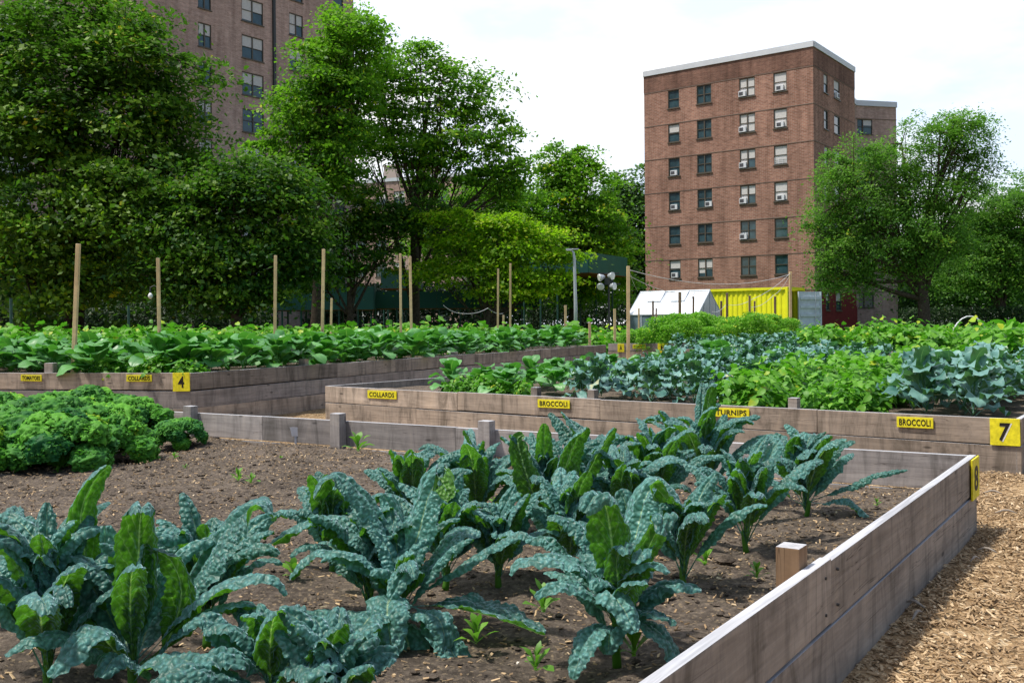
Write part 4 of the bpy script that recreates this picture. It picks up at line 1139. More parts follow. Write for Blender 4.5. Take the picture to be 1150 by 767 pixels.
def kale_plant(base, label, leaves, seed, nrand=0, L=(.3, .45), rnd_az=(0, 6.283), W=(.038, .055), e=(45, 85), h=.12):
    """leaves: (list of (px,py,dd) from base to tip, half width, azimuth deg or None, curl)"""
    o = empty('kale_plant', base, label, 'kale', KG); rs = random.Random(seed); b = np.array(base)
    stem_mesh(h, (rs.uniform(-.02, .02), rs.uniform(-.02, .02)), seed).build('stem', M['weed'], o, True)
    for i, (cp, W_, az, cu) in enumerate(leaves):
        pts = [P(x, y, b[1]+dd)-b for x, y, dd in cp]
        pts = [np.array([0, 0, h*.55+rs.uniform(0, .04)])] + pts
        sp = bez(pts, 68)
        dv = sp[-1]-sp[0] if az is None else np.array([math.cos(math.radians(az)), math.sin(math.radians(az)), 0])
        Sv = np.array([-dv[1], dv[0], 0])
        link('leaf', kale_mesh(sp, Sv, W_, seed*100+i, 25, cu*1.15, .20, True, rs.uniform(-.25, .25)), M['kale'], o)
    for i in range(nrand):
        inner = i/max(1, nrand-1)
        az = rnd_az[0]+(rnd_az[1]-rnd_az[0])*((i*.381966+rs.uniform(-.04, .04)) % 1)
        l = rs.uniform(*L)*(1.0-.35*inner**2); e0 = e[0]+(e[1]-e[0])*inner**.8+rs.uniform(-8, 8)
        sp = spine(l, min(99, e0+12), e0-rs.uniform(28, 125), 50, az, rs.uniform(-.55, .55), (0, 0, h*(.25+.7*inner)), 2.6)
        Sv = np.array([-math.sin(az), math.cos(az), 0])
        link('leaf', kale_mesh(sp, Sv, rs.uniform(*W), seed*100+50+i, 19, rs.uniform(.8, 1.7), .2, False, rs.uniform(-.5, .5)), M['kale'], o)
    return o

SZ = .25
# --- the three big plants in the front row, leaf by leaf
kale_plant(PZ(150, 775, SZ), 'big kale plant at the lower left with an upright leaf showing its bright green back', [
    ([(153, 715, -.02), (156, 650, -.04), (158, 590, -.06), (160, 566, -.10), (158, 575, -.16)], .072, -80, 1.15),
    ([(112, 700, .05), (98, 640, .10), (90, 580, .12), (104, 540, .10), (122, 522, .06)], .052, -55, 1.1),
    ([(190, 700, .10), (222, 640, .16), (255, 590, .18), (288, 568, .16), (308, 580, .12)], .095, 30, .55),
    ([(175, 725, .0), (215, 680, -.02), (262, 650, -.05), (305, 648, -.06), (322, 668, -.07)], .060, -5, .8),
    ([(130, 715, .18), (105, 655, .26), (65, 620, .30), (25, 622, .28), (4, 640, .26)], .070, 160, .8),
    ([(120, 735, .05), (70, 690, .05), (15, 655, .02), (-30, 665, .0)], .075, 175, .7),
    ([(125, 745, .0), (80, 715, -.12), (40, 715, -.2), (5, 735, -.25)], .06, 200, .8),
    ([(140, 740, -.1), (112, 705, -.2), (88, 715, -.28), (55, 760, -.36)], .075, 235, .7),
    ([(150, 750, -.15), (130, 735, -.25), (112, 760, -.33)], .055, 250, .8),
    ([(165, 750, -.12), (190, 735, -.25), (225, 745, -.33), (250, 775, -.38)], .065, -50, .8),
    ([(160, 720, .16), (168, 660, .3), (175, 610, .36), (190, 590, .4)], .08, 75, .5),
    ([(140, 715, .2), (125, 670, .35), (118, 625, .42), (118, 590, .44)], .07, 110, .5),
    ([(185, 725, .08), (205, 670, .0), (195, 630, -.05), (170, 615, -.1)], .05, -100, .6),
], 1, 9, L=(.45, .62), e=(40, 88))
kale_plant(PZ(305, 800, SZ), 'low kale plant at the bottom edge with a pale thick leaf rib', [
    ([(290, 745, .0), (262, 715, .02), (232, 692, .02), (205, 705, .0)], .06, 170, .7),
    ([(318, 755, -.02), (330, 725, -.03), (336, 712, -.03), (345, 716, -.05)], .05, 70, .5),
    ([(295, 760, -.02), (270, 735, -.1), (235, 735, -.15), (205, 765, -.2)], .055, 200, .8),
    ([(330, 760, .05), (355, 740, .06), (385, 742, .03), (405, 765, .0)], .055, 10, .8),
    ([(300, 745, .12), (295, 715, .18), (280, 690, .2), (262, 680, .2)], .05, 120, .6),
    ([(285, 770, -.1), (250, 755, -.18), (205, 750, -.25), (160, 775, -.3)], .06, 190, .9),
    ([(320, 765, -.1), (335, 745, -.15), (352, 750, -.22), (360, 775, -.3)], .05, -60, .9),
], 2, 11, L=(.28, .42))
kale_plant(PZ(450, 712, SZ), 'open rosette of kale with blue-green leaves splayed in every direction, bottom centre', [
    ([(446, 640, .05), (432, 590, .08), (405, 550, .08), (372, 532, .06), (352, 560, .02)], .075, 165, .9),
    ([(455, 645, .03), (468, 600, .05), (480, 555, .06), (494, 537, .04), (507, 560, .0)], .062, 60, .5),
    ([(470, 650, .05), (492, 625, .08), (515, 598, .10), (540, 600, .10)], .062, 20, .35),
    ([(462, 672, .0), (500, 648, .0), (545, 618, .0), (585, 600, -.02), (612, 612, -.03)], .042, 5, 1.0),
    ([(462, 680, -.04), (485, 695, -.12), (508, 730, -.22), (530, 772, -.3)], .050, -70, .4),
    ([(445, 672, -.08), (436, 672, -.16), (434, 695, -.24), (440, 738, -.28)], .068, -110, .6),
    ([(456, 660, -.03), (464, 642, -.06), (452, 645, -.13), (438, 672, -.17)], .040, -110, .5),
    ([(435, 660, .0), (405, 632, -.02), (372, 618, -.03), (345, 625, -.04), (325, 650, -.05)], .052, 180, .9),
    ([(438, 650, .10), (408, 605, .16), (375, 580, .18), (335, 590, .18), (305, 610, .16)], .060, 160, .9),
    ([(430, 690, -.05), (400, 690, -.1), (350, 690, -.12), (290, 700, -.12)], .055, 185, .5),
    ([(435, 700, -.1), (400, 700, -.2), (370, 730, -.28), (345, 770, -.3)], .060, 220, .8),
    ([(450, 700, -.1), (458, 720, -.16), (462, 750, -.2), (466, 775, -.22)], .060, -90, .5),
    ([(480, 680, .02), (515, 680, -.02), (560, 690, -.06), (612, 712, -.08)], .072, -5, -.3),
    ([(440, 690, -.12), (415, 690, -.22), (400, 715, -.3), (385, 760, -.36)], .065, 235, .6),
    ([(450, 640, .1), (445, 600, .18), (440, 570, .2), (430, 555, .2)], .055, 110, .7),
    ([(462, 690, -.1), (490, 690, -.18), (500, 715, -.22), (497, 735, -.24)], .05, -60, .8),
], 3, 12, L=(.32, .48))
kale_plant(PZ(693, 742, SZ), 'tall kale plant with pale leaf stalks beside the right timber wall', [
    ([(690, 655, .0), (688, 610, -.02), (682, 570, -.05), (672, 552, -.12), (655, 575, -.18)], .07, -105, 1.0),
    ([(700, 650, .05), (712, 600, .07), (722, 560, .07), (735, 545, .05), (750, 560, .02)], .070, 40, .6),
    ([(705, 655, .02), (728, 610, .0), (745, 578, -.03), (742, 600, -.10)], .050, -60, .5),
    ([(682, 670, .0), (655, 635, .0), (620, 625, -.02), (585, 630, -.03), (572, 645, -.04)], .055, 175, .6),
    ([(680, 685, -.03), (655, 660, -.08), (625, 655, -.11), (600, 670, -.13)], .050, 190, .8),
    ([(690, 680, -.05), (686, 665, -.12), (700, 680, -.18), (714, 710, -.22)], .050, -80, .6),
    ([(700, 665, -.02), (712, 635, -.06), (722, 618, -.10), (712, 632, -.16)], .035, -90, .6),
    ([(705, 680, .0), (735, 660, .0), (760, 655, -.03), (788, 662, -.05)], .048, 0, .7),
    ([(702, 690, -.03), (725, 685, -.08), (742, 690, -.12), (760, 700, -.14)], .042, -25, .6),
    ([(688, 705, -.05), (668, 705, -.1), (652, 728, -.15), (642, 762, -.18)], .050, 215, .5),
    ([(690, 705, -.06), (684, 710, -.12), (682, 735, -.15)], .045, -110, .5),
    ([(702, 705, -.03), (725, 700, -.06), (745, 712, -.09), (765, 745, -.1)], .062, -30, .4),
    ([(685, 655, .1), (665, 610, .16), (640, 585, .18), (615, 580, .18)], .055, 150, .8),
    ([(698, 645, .12), (705, 600, .22), (702, 565, .26), (695, 550, .28)], .060, 85, .7),
    ([(685, 670, .1), (650, 640, .18), (620, 608, .2), (590, 605, .2)], .05, 160, .9),
    ([(695, 670, -.04), (692, 630, -.08), (700, 612, -.12), (704, 622, -.17)], .04, -90, .7),
], 4, 13, L=(.32, .48), h=.16)
# --- the rows behind
rows = [
    ((18, 705), 'shaded kale plant at the far left edge behind the big one', .9, 5), 
    ((372, 640), 'kale plant with arched leaves left of the open rosette', .8, 6),
    ((462, 612), 'kale plant at the left end of the back row, by the small timber post', 1.0, 7),
    ((535, 598), 'kale plant with long upright leaves second in the back row', 1.05, 8),
    ((612, 612), 'kale plant with broad dark upright leaves third in the back row', 1.15, 9),
    ((668, 592), 'kale plant behind the tall stalked plant', 1.1, 10),
    ((735, 585), 'kale plant with pale broken leaf ribs right of centre', 1.1, 11),
    ((790, 565), 'tallest kale plant, one leaf standing up past the broccoli sign', 1.25, 12),
    ((768, 655), 'kale plant with small curled leaves just left of the short new post', .85, 13),
    ((838, 615), 'kale plant with drooping leaves above the short new post', 1.0, 14),
    ((905, 578), 'outermost kale plant on the right, a leaf pointing at the corner tag', 1.0, 15),
    ((560, 655), 'small kale plant between the open rosette and the tall stalked plant', .75, 16),
    ((232, 718), 'kale plant filling the gap right of the upright bright leaf', .85, 17),
    ((55, 775), 'kale plant at the bottom left corner, leaves drooping out of the picture', 1.1, 18),
    ((640, 650), 'kale plant hidden behind the tall stalked plant, left side', .85, 19),
    ((500, 655), 'kale plant behind the open rosette, right side', .85, 20),
    ((700, 610), 'kale plant in the thick of the back rows, right of centre', 1.0, 21),
    ((415, 690), 'low kale plant left of the open rosette', .85, 22),
    ((372, 822), 'kale plant cut by the bottom edge, left of the open rosette', .62, 23),
]
for (px, py), lab, sc, sd in rows:
    ex = []
    if sd == 12:
        ex = [([(792, 540, .0), (790, 500, .02), (793, 460, .03), (799, 434, .02), (806, 432, .0)], .062, -60, 1.1),
              ([(800, 530, .0), (815, 495, .0), (832, 470, -.02), (850, 470, -.04)], .055, 0, 1.2),
              ([(805, 535, -.03), (830, 505, -.05), (862, 492, -.08), (888, 500, -.1)], .05, -10, 1.2),
              ([(780, 530, .05), (765, 495, .08), (745, 470, .1), (735, 466, .1)], .045, 150, .9)]
    if sd == 15:
        ex = [([(930, 555, -.05), (955, 545, -.1), (985, 532, -.16), (1019, 527, -.2)], .040, 0, 1.5),
              ([(925, 565, -.05), (950, 560, -.1), (970, 575, -.16), (984, 590, -.2)], .048, -20, 1.3),
              ([(918, 545, .0), (930, 515, .0), (945, 500, -.02), (960, 495, -.04)], .045, 20, .9),
              ([(900, 545, .0), (890, 510, .0), (895, 490, -.03), (910, 488, -.06)], .055, -80, .6),
              ([(890, 560, -.05), (870, 540, -.1), (850, 545, -.15), (835, 575, -.18)], .05, 200, 1.0)]
    if sd == 9:
        ex = [([(605, 570, -.1), (590, 525, -.14), (582, 495, -.15), (588, 488, -.15)], .065, -110, .9),
              ([(618, 570, -.08), (632, 530, -.1), (645, 495, -.12), (660, 480, -.16)], .07, -70, 1.1),
              ([(622, 575, -.05), (650, 545, -.06), (672, 505, -.08), (690, 480, -.1)], .06, -30, .9)]
    kale_plant(PZ(px, py, SZ), lab, ex, sd, 27 if not ex else 23, L=(.45*sc, .66*sc), W=(.044, .062), e=(52, 92), h=.09*sc)

# ------------------------------------------------------------------ curly kale on the left
def curly_mesh(seed, heads=21):
    """dome of frilly leaf heads: each head a crumpled mass of small curled lobes on an arching stalk"""
    rng = np.random.default_rng(seed); mb = MB(); rs = random.Random(seed)
    for i in range(heads):
        f = i/(heads-1); az = i*2.39996+rs.uniform(-.3, .3); el = math.radians(-6+88*f**.8)
        R = rs.uniform(.29, .37); c = np.array([R*math.cos(el)*math.cos(az), R*math.cos(el)*math.sin(az), .10+R*1.05*math.sin(el)])
        out = np.array([math.cos(az)*math.cos(el), math.sin(az)*math.cos(el), math.sin(el)*.8+.35]); out /= np.linalg.norm(out)
        a = np.cross(out, (0, 0, 1)); a /= np.linalg.norm(a)+1e-6; b = np.cross(a, out)
        tone = rs.uniform(.05, .7)
        # crumpled sheet: a domed patch with frilly edge
        nu = nv = 21; q = np.linspace(-1, 1, nu); A_, B_ = np.meshgrid(q, q, indexing='ij')
        rr_ = np.sqrt(A_**2+B_**2); sc = np.where(rr_ > 1e-6, np.maximum(abs(A_), abs(B_))/np.maximum(rr_, 1e-6), 1)
        A2, B2 = A_*sc, B_*sc; r2 = np.sqrt(A2**2+B2**2)
        wdt = rs.uniform(.105, .14)
        th_ = np.arctan2(B2, A2)
        for layer in range(2):
            k_ = 1-.25*layer
            lob = 1+.16*np.sin(th_*5+i+layer)+.10*np.sin(th_*11+i*2)
            x = A2*wdt*k_*lob; y = B2*wdt*k_*lob
            h = -.085*k_*r2**2+.03*layer
            nz_ = np.array([[noise.noise((x[m, n]*30+i*7, y[m, n]*30, layer*3.3+seed))*.030+noise.noise((x[m, n]*75+i*7, y[m, n]*75, layer+9))*.017 for n in range(nv)] for m in range(nu)])
            h = h+nz_*(.35+r2)
            V = c+x[..., None]*a+y[..., None]*b+h[..., None]*out
            idx = np.arange(nu*nv).reshape(nu, nv)
            Fq = np.stack([idx[:-1, :-1], idx[1:, :-1], idx[1:, 1:], idx[:-1, 1:]], -1).reshape(-1, 4)
            mb.add(V.reshape(-1, 3), Fq[:, ::-1], np.full((nu*nv, 2), .2), np.clip(tone+nz_*9+.1*f, 0, 1).ravel())
        # curled lobes standing off the sheet
        n = 640; pa = rng.uniform(0, 6.283, n); pr = rng.uniform(.2, 1.05, n)**.6*wdt
        x, y = pr*np.cos(pa), pr*np.sin(pa)
        C = c+x[:, None]*a+y[:, None]*b+(-.085*(pr/wdt)**2+rng.normal(.006, .012, n))[:, None]*out
        nn = out+rng.normal(0, .62, (n, 3))+.5*((x/wdt)[:, None]*a+(y/wdt)[:, None]*b); nn /= np.linalg.norm(nn, axis=1)[:, None]
        V, Fq = leaf_quads(C, nn, np.full(n, .027), rng, .9)
        mb.add(V, Fq, np.full((len(V), 2), .2), np.repeat(np.clip(tone+.12+rng.normal(0, .16, n), 0, 1), 4))
        sp = np.array([[0, 0, 0], c*.55+np.array([0, 0, .02]), c-out*.02]); mb.tube(bez(sp, 7), [.009]*7, 5, False, tint=.9)
    return mb.mesh('curly_kale', True)
cm_ = [curly_mesh(200+i) for i in range(3)]
for me in cm_: me.materials.append(M['curly'])
spots = [((15, 520), 1.25, 'curly kale plant at the left picture edge', 0), ((68, 525), 1.2, 'curly kale plant in the front of the clump, third from the left edge', 1), ((120, 512), 1.15, 'curly kale plant at the front right of the clump', 2),
         ((48, 497), 1.3, 'curly kale plant in the middle of the clump behind the front ones', 0), ((100, 490), 1.35, 'tallest curly kale plant, in the back of the clump under the collards sign', 1), ((150, 492), 1.1, 'curly kale plant at the back right of the clump', 2),
         ((200, 499), .68, 'small bright curly kale plant beside the grey post', 0), ((-40, 530), 1.2, 'curly kale plant cut by the left picture edge', 2), ((5, 492), 1.2, 'curly kale plant at the back left of the clump', 1)]
for (px, py), sc, lab, k in spots:
    o = link('curly_kale_plant', cm_[k], None); b = PZ(px, py, SZ+.01)
    o.location = tuple(b); o.rotation_euler = (0, 0, random.uniform(0, 6)); o.scale = (sc*1.16, sc*1.16, sc*.84)
    tag(o, lab, 'curly kale', 'curly kale plants in a clump on the left')

# ------------------------------------------------------------------ crop plants of the other beds
def crop_leaf_mesh(name, seed, n, L, W, e, pet, peak, tip, ruf, rf, mat_, nu=7, nv=11, curl=.3, cup=0., frill=0., h=.1, drop=(50, 100), spread=0.0, tb=(.2, .7)):
    mb = MB(); rs = random.Random(seed)
    for i in range(n):
        f = i/max(1, n-1); az = i*2.39996+rs.uniform(-.3, .3); l = rs.uniform(*L)*(1-.3*f**2); e0 = e[0]+(e[1]-e[0])*f+rs.uniform(-9, 9)
        b = (spread*math.cos(az*1.7)*rs.random(), spread*math.sin(az*1.7)*rs.random(), h*f+.02)
        sp = spine(l, e0+12, e0-rs.uniform(*drop), nv, az, rs.uniform(-.4, .4), b, 1.8)
        w = width(nv, rs.uniform(*W), pet, .006, peak, tip, .7)
        V, Fc, uv, _ = leaf_grid(sp, (-math.sin(az), math.cos(az), 0), w, nu, curl, ruf, rf, 0, 1, seed*77+i, cup, .08, rs.uniform(-.5, .5), frill)
        mb.add(V, Fc, uv, tint=np.full(len(V), rs.uniform(*tb)))
    me = mb.mesh(name, True); me.materials.append(M[mat_]); return me

def bush_mesh(name, seed, n, R, Hh, lw, mat_, leaflet=False, nrm_up=.8, asp=.75, shoots=0):
    """bushy plant: many small folded leaves over a dome on a few stems"""
    rng = np.random.default_rng(seed); mb = MB()
    th = rng.uniform(0, 6.283, n); ph = np.arccos(rng.uniform(0.0, 1, n)); rad = rng.uniform(.35, 1, n)**.5
    lump = 1+.22*np.sin(th*3+seed)+.15*np.sin(th*5+ph*4)
    C = np.stack([R*rad*np.sin(ph)*np.cos(th)*lump, R*rad*np.sin(ph)*np.sin(th)*lump, Hh*(.12+.88*rad*np.cos(ph)*lump)], 1)
    nr = rng.normal(size=(n, 3))*.45+np.array([0, 0, nrm_up])+C/np.array([R, R, Hh])*.5; nr /= np.linalg.norm(nr, axis=1)[:, None]
    for c, nn in zip(C, nr):
        az = math.atan2(c[1], c[0])+rng.normal(0, .9); l = lw*rng.uniform(.7, 1.4)
        t = np.array([math.cos(az), math.sin(az), 0]); t = t-nn*t.dot(nn); t /= np.linalg.norm(t); s_ = np.cross(nn, t)
        tt = np.linspace(0, 1, 5)[:, None]
        sp = c+t*(tt-.3)*l-nn*.35*l*tt**2
        V, Fc, uv, _ = leaf_grid(sp, s_, l*asp*.5*np.array([.25, .9, 1., .72, .08]), 5, .25, .3, 2, 0, 1, int(rng.integers(1e6)), .15)
        mb.add(V, Fc, uv, tint=np.full(len(V), np.clip(rng.normal(.45, .22)+.25*(c[2]/Hh-.5), 0, 1)))
    for k in range(5):
        a = k*1.3; mb.tube([(0, 0, 0), (R*.3*math.cos(a), R*.3*math.sin(a), Hh*.45), (R*.55*math.cos(a), R*.55*math.sin(a), Hh*.75)], [.008, .006, .003], 4, False, tint=.6)
    me = mb.mesh(name, True); me.materials.append(M[mat_]); return me

def tomato_mesh(seed, n=420, R=.30, Hh=.98):
    rng = np.random.default_rng(seed)
    z = rng.uniform(0.05, 1, n)**.8; th = rng.uniform(0, 6.283, n); r = R*np.sqrt(rng.random(n))*(1-.35*z)
    C = np.stack([r*np.cos(th), r*np.sin(th), z*Hh], 1)
    # each point is a leaf of ~6 leaflets on a drooping rachis
    V, Fc, T = [], [], []
    k = 6; out = np.stack([np.cos(th), np.sin(th), -.25*np.ones(n)], 1)
    Cs = np.concatenate([C+out*(.035*i)+rng.normal(0, .02, (n, 3)) for i in range(k)])
    nr = rng.normal(size=(len(Cs), 3))*.5+np.array([0, 0, .8]); nr /= np.linalg.norm(nr, axis=1)[:, None]
    V, Fc = leaf_quads(Cs, nr, np.full(len(Cs), .07), rng, .5)
    me = mesh_np('tomato_plant', V, Fc, tint=np.repeat(np.clip(rng.normal(.4, .25, len(Cs))+.2*(Cs[:, 2]/Hh-.5), 0, 1), 4)); me.materials.append(M['tomato'])
    return me

collards = [crop_leaf_mesh('collard_plant', 300+i, 15, (.36, .52), (.095, .135), (30, 80), .30, .50, .55, .16, 2.0, 'collard', 9, 15, .25, .12, 0, .2, (55, 120)) for i in range(4)]
broccolis = [crop_leaf_mesh('broccoli_plant', 330+i, 25, (.28, .44), (.055, .085), (30, 85), .32, .5, .5, .50, 3.4, 'broccoli', 9, 17, .2, .15, .14, .25, (50, 120), 0, (.2, .9)) for i in range(4)]
turnips = [bush_mesh('turnip_plant', 350+i, 250, .31, .46, .092, 'turnip') for i in range(4)]
parsleys = [bush_mesh('parsley_plant', 370+i, 420, .24, .24, .05, 'parsley') for i in range(2)]
beans = [bush_mesh('bean_plant', 380+i, 230, .38, .60, .13, 'bean') for i in range(3)]
potatoes = [bush_mesh('squash_plant', 390+i, 260, .40, .48, .115, 'turnip') for i in range(2)]
tomatoes = [tomato_mesh(400+i) for i in range(3)]

def scatter(meshes, name, pts, z, sc, label, cat, group, rnd):
    for p in pts:
        o = link(name, rnd.choice(meshes), None); s_ = rnd.uniform(*sc)
        o.location = (float(p[0]), float(p[1]), z); o.rotation_euler = (rnd.uniform(-.1, .1), rnd.uniform(-.1, .1), rnd.uniform(0, 6.28)); o.scale = (s_, s_, s_*rnd.uniform(.9, 1.1))
        tag(o, label, cat, group)

def cells(A, du, dv, s0, s1, t0, t1, ds, dt, rnd, jit=.3, skew=0.0):
    out = []
    for a in np.arange(s0, s1, ds):
        for b in np.arange(t0, t1, dt):
            out.append(A+du*(a+rnd.uniform(-jit, jit)*ds+skew*b)+dv*(b+rnd.uniform(-jit, jit)*dt))
    return out

rn = random.Random(21)
A7 = l7.copy()
def s7_at(px): return float(np.linalg.norm(front7.at(px)[:2]-A7[:2]))
sA, sB, sC, sD, sE = .3, s7_at(610), s7_at(778), s7_at(985), L7-.3
G7 = 'the bed with the 7 tag'
# collards and low parsley at the left end
scatter(collards, 'collard_plant', cells(A7, d7, s7, s7_at(475), sB-.3, .7, 9.6, .62, .62, rn), .42, (.75, 1.0), 'pale-veined collard plant in the left third of the bed tagged 7', 'collards', 'collards in the left third of the bed tagged 7', rn)
scatter(parsleys, 'parsley_plant', [A7+d7*s7_at(px)+s7*t for px, t in ((500, .40), (522, .45), (543, .42), (562, .5), (512, .7), (480, .75), (540, .75))], .42, (.85, 1.2), 'low bright green herb clump behind the left end of the bed tagged 7', 'parsley', 'bright herb clumps along the front board', rn)
scatter(broccolis, 'broccoli_plant', cells(A7, d7, s7, sB, sC-.15, .55, 9.9, .60, .58, rn), .42, (.95, 1.3), 'blue-green broccoli plant in the middle broccoli block, left of the bright greens', 'broccoli', 'broccoli in the middle block', rn)
scatter(turnips, 'turnip_plant', cells(A7, d7, s7, sC+.25, sD-.2, .48, 9.9, .44, .44, rn), .40, (.7, 1.25), 'bright green leafy plant in the dense block between the two broccoli blocks', 'greens', 'bright greens between the two broccoli blocks', rn)
scatter(broccolis, 'broccoli_plant', [p for p in cells(A7, d7, s7, sD+.2, sE, .62, 9.0, .60, .58, rn) if not (1018 < proj((p[0], p[1], 1.))[0] < 1072 and p[1] > 14.6)], .42, (1.1, 1.45), 'blue-green broccoli plant in the right corner block by the 7 tag', 'broccoli', 'broccoli in the right corner block', rn)
scatter(beans, 'bean_plant', [p for p in cells(A7, d7, s7, sD+.3, sE, 9.0, 9.9, .7, .5, rn) if not (1010 < proj((p[0], p[1], 1.))[0] < 1080)], .42, (1.0, 1.35), 'dense bean bush behind the right broccoli block', 'beans', 'bean bushes at the right', rn)
scatter(beans, 'bean_plant', [P(px, 365, d) for px, d in ((1135, 15.5), (1165, 15.2), (1120, 15.6), (1150, 15.0), (1185, 14.2))], .40, (1.35, 1.6), 'tall bean bush at the right picture edge', 'beans', 'tall bean bushes at the right edge', rn)
# fields further back on the right, between the container and the edge
def band_px(x0, x1, d0, d1, step, rnd):
    out = []
    d = d0
    while d < d1:
        xa, xb = P(x0, 365, d)[0], P(x1, 365, d)[0]
        for x in np.arange(xa, xb, step): out.append(np.array([x+rnd.uniform(-.3, .3)*step, d+rnd.uniform(-.3, .3)*step, 0]))
        d += step*(1+(d-d0)*.02)
    return out
ptsG = cells(gl, d7, s7, .4, 9.6, .45, 10.5, .75, .72, rn)
scatter(broccolis, 'broccoli_plant', [p for p in ptsG if 740 < proj((p[0], p[1], 1.))[0] < 905], .60, (.85, 1.15), 'blue-green broccoli plant in the further bed, before the container', 'broccoli', 'broccoli in the further bed', rn)
scatter(potatoes+beans[:1], 'squash_plant', [p for p in ptsG if 905 <= proj((p[0], p[1], 1.))[0] < 1230], .60, (.95, 1.35), 'leafy squash bush in the further bed before the right trees', 'squash', 'leafy bushes in the further bed', rn)
# the tall collards bed on the left
A4 = r4.copy(); G4 = 'collards in the tall bed tagged 4'
pts = cells(A4, d4, s4, .45, 6.6, .5, 3.0, .62, .62, rn) + cells(A4, d4, s4, .4, 2.2, 3.0, 17.6, .62, .68, rn)
herb = [p for p in pts if 112 < proj((p[0], p[1], .7))[0] < 172 and p[1] < 16.4]
pts = [p for p in pts if not (112 < proj((p[0], p[1], .7))[0] < 172 and p[1] < 16.0)]
scatter(collards, 'collard_plant', pts, .68, (1.0, 1.42), 'broad-leaved collard plant in the tall bed tagged 4', 'collards', G4, rn)
scatter(parsleys, 'parsley_plant', [A4+d4*a+s4*b for a, b in ((.3, .3), (.7, .3), (1.1, .35), (1.5, .35), (.5, .65), (1.0, .7), (1.45, .75), (1.9, .6))], .68, (.9, 1.3), 'low bright green herb clump at the front of the tall bed tagged 4', 'parsley', 'bright herb clumps at the corner of the bed tagged 4', rn)
pts4 = cells(A4, d4, s4, 2.3, 12, 3.4, 17.6, .95, .95, rn)
scatter(beans+potatoes[:1], 'bean_plant', [p for p in pts4 if -60 < proj((p[0], p[1], 1))[0] < 1200], .68, (.95, 1.25), 'bushy green plant in the back of the tall bed tagged 4', 'beans', 'bushy plants behind the collards', rn)
# bean rows behind, further back
scatter(potatoes+beans, 'squash_plant', band_px(330, 700, 33, 43, 1.2, rn), .0, (1.6, 2.3), 'leafy vine bush in the far plot before the sidewalk sheds', 'squash', 'leafy bushes in the far plot', rn)
# tomatoes in the far bed
ptsT = cells(fb, dA, (lA-fc)/np.linalg.norm(lA-fc), .3, LA, .3, 2.4, .74, .74, rn)
scatter(tomatoes, 'tomato_plant', ptsT, .52, (.6, 1.3), 'tall feathery tomato plant in the far bed before the greenhouse', 'tomato plant', 'tomato plants before the greenhouse', rn)
ptsT2 = [P(px, 365, d) for px, d in ((870, 43.6), (880, 44.6), (868, 45.5), (886, 44.2))]
scatter(tomatoes, 'tomato_plant', ptsT2, .0, (1.4, 1.7), 'tomato plant by the stake before the container', 'tomato plant', 'tomato plants before the container', rn)
scatter(collards, 'collard_plant', [P(px, 365, d) for px, d in ((796, 23.0), (812, 22.4), (804, 24.2), (838, 22.6))], .40, (1.2, 1.4), 'light green collard plant standing above the middle broccoli', 'collards', 'collards above the middle broccoli', rn)
# ------------------------------------------------------------------ stakes, strings, lamps, small things
def stake(px0, py0, px1, d, zb, w, label, m='stake', group=None):
    """upright stake whose top shows at px0,py0 and whose foot is at px1"""
    top = P(px0, py0, d); b = P(px1, HY+30, d); b[2] = zb
    ax = top-b; L = np.linalg.norm(ax); x = Vector(ax).normalized(); y = Vector((0, 1, 0)); z = x.cross(y).normalized(); y = z.cross(x)
    o = empty('stake', b, label, 'stake', group)
    bevel_box('timber', (L, w, w), M[m], o, basis(x, y, z, ax/2), .004)
    pt = MB(); e = np.stack([np.array(x), np.array(y), np.array(z)])
    return o
tall = [(88, 274, 82, 15.3, .70, .060, 'tallest looking pine stake, first from the left'), (177.5, 290, 179.5, 16.2, .70, .050, 'pine stake second from the left'),
        (309.5, 287, 308.5, 20.0, .70, .055, 'pine stake third from the left'), (363.5, 280, 361.5, 20.0, .70, .058, 'pine stake fourth from the left, right of the third one'),
        (449.5, 285, 450.5, 23.5, .70, .055, 'left stake of the close pair in the middle of the left bed'), (460.5, 288, 462.5, 22.5, .70, .058, 'right stake of the close pair in the middle of the left bed'),
        (559.5, 302, 559, 30, .70, .060, 'left stake of the far pair near the yellow tree'), (573.2, 296, 573, 29, .70, .060, 'right stake of the far pair near the yellow tree'),
        (705.5, 299, 705.5, 31.0, .0, .10, 'thick orange pine stake standing before the greenhouse'), (887.5, 305, 888, 42.5, .2, .10, 'pine stake at the right end of the yellow container')]
so_ = [stake(*t, group='tall pine stakes') for t in tall]
for a in [(372.5, 335, 371, 24, .7, .05, 'short grey stake behind the fourth tall stake'), (565.5, 354, 565, 30, .7, .06, 'stub of stake between the far pair'), (635, 343, 635.5, 33, .0, .08, 'short pine stake left of the light pole foot'),
          (662.3, 362, 662.3, 31, .0, .08, 'shortest pine stake right of the light pole'), (690.3, 347, 690.5, 36, .3, .09, 'short pine stake left of the thick orange one'),
          (717.5, 346, 717.5, 36, .6, .06, 'thin stake just right of the thick orange one')]: stake(*a, group='short stakes')
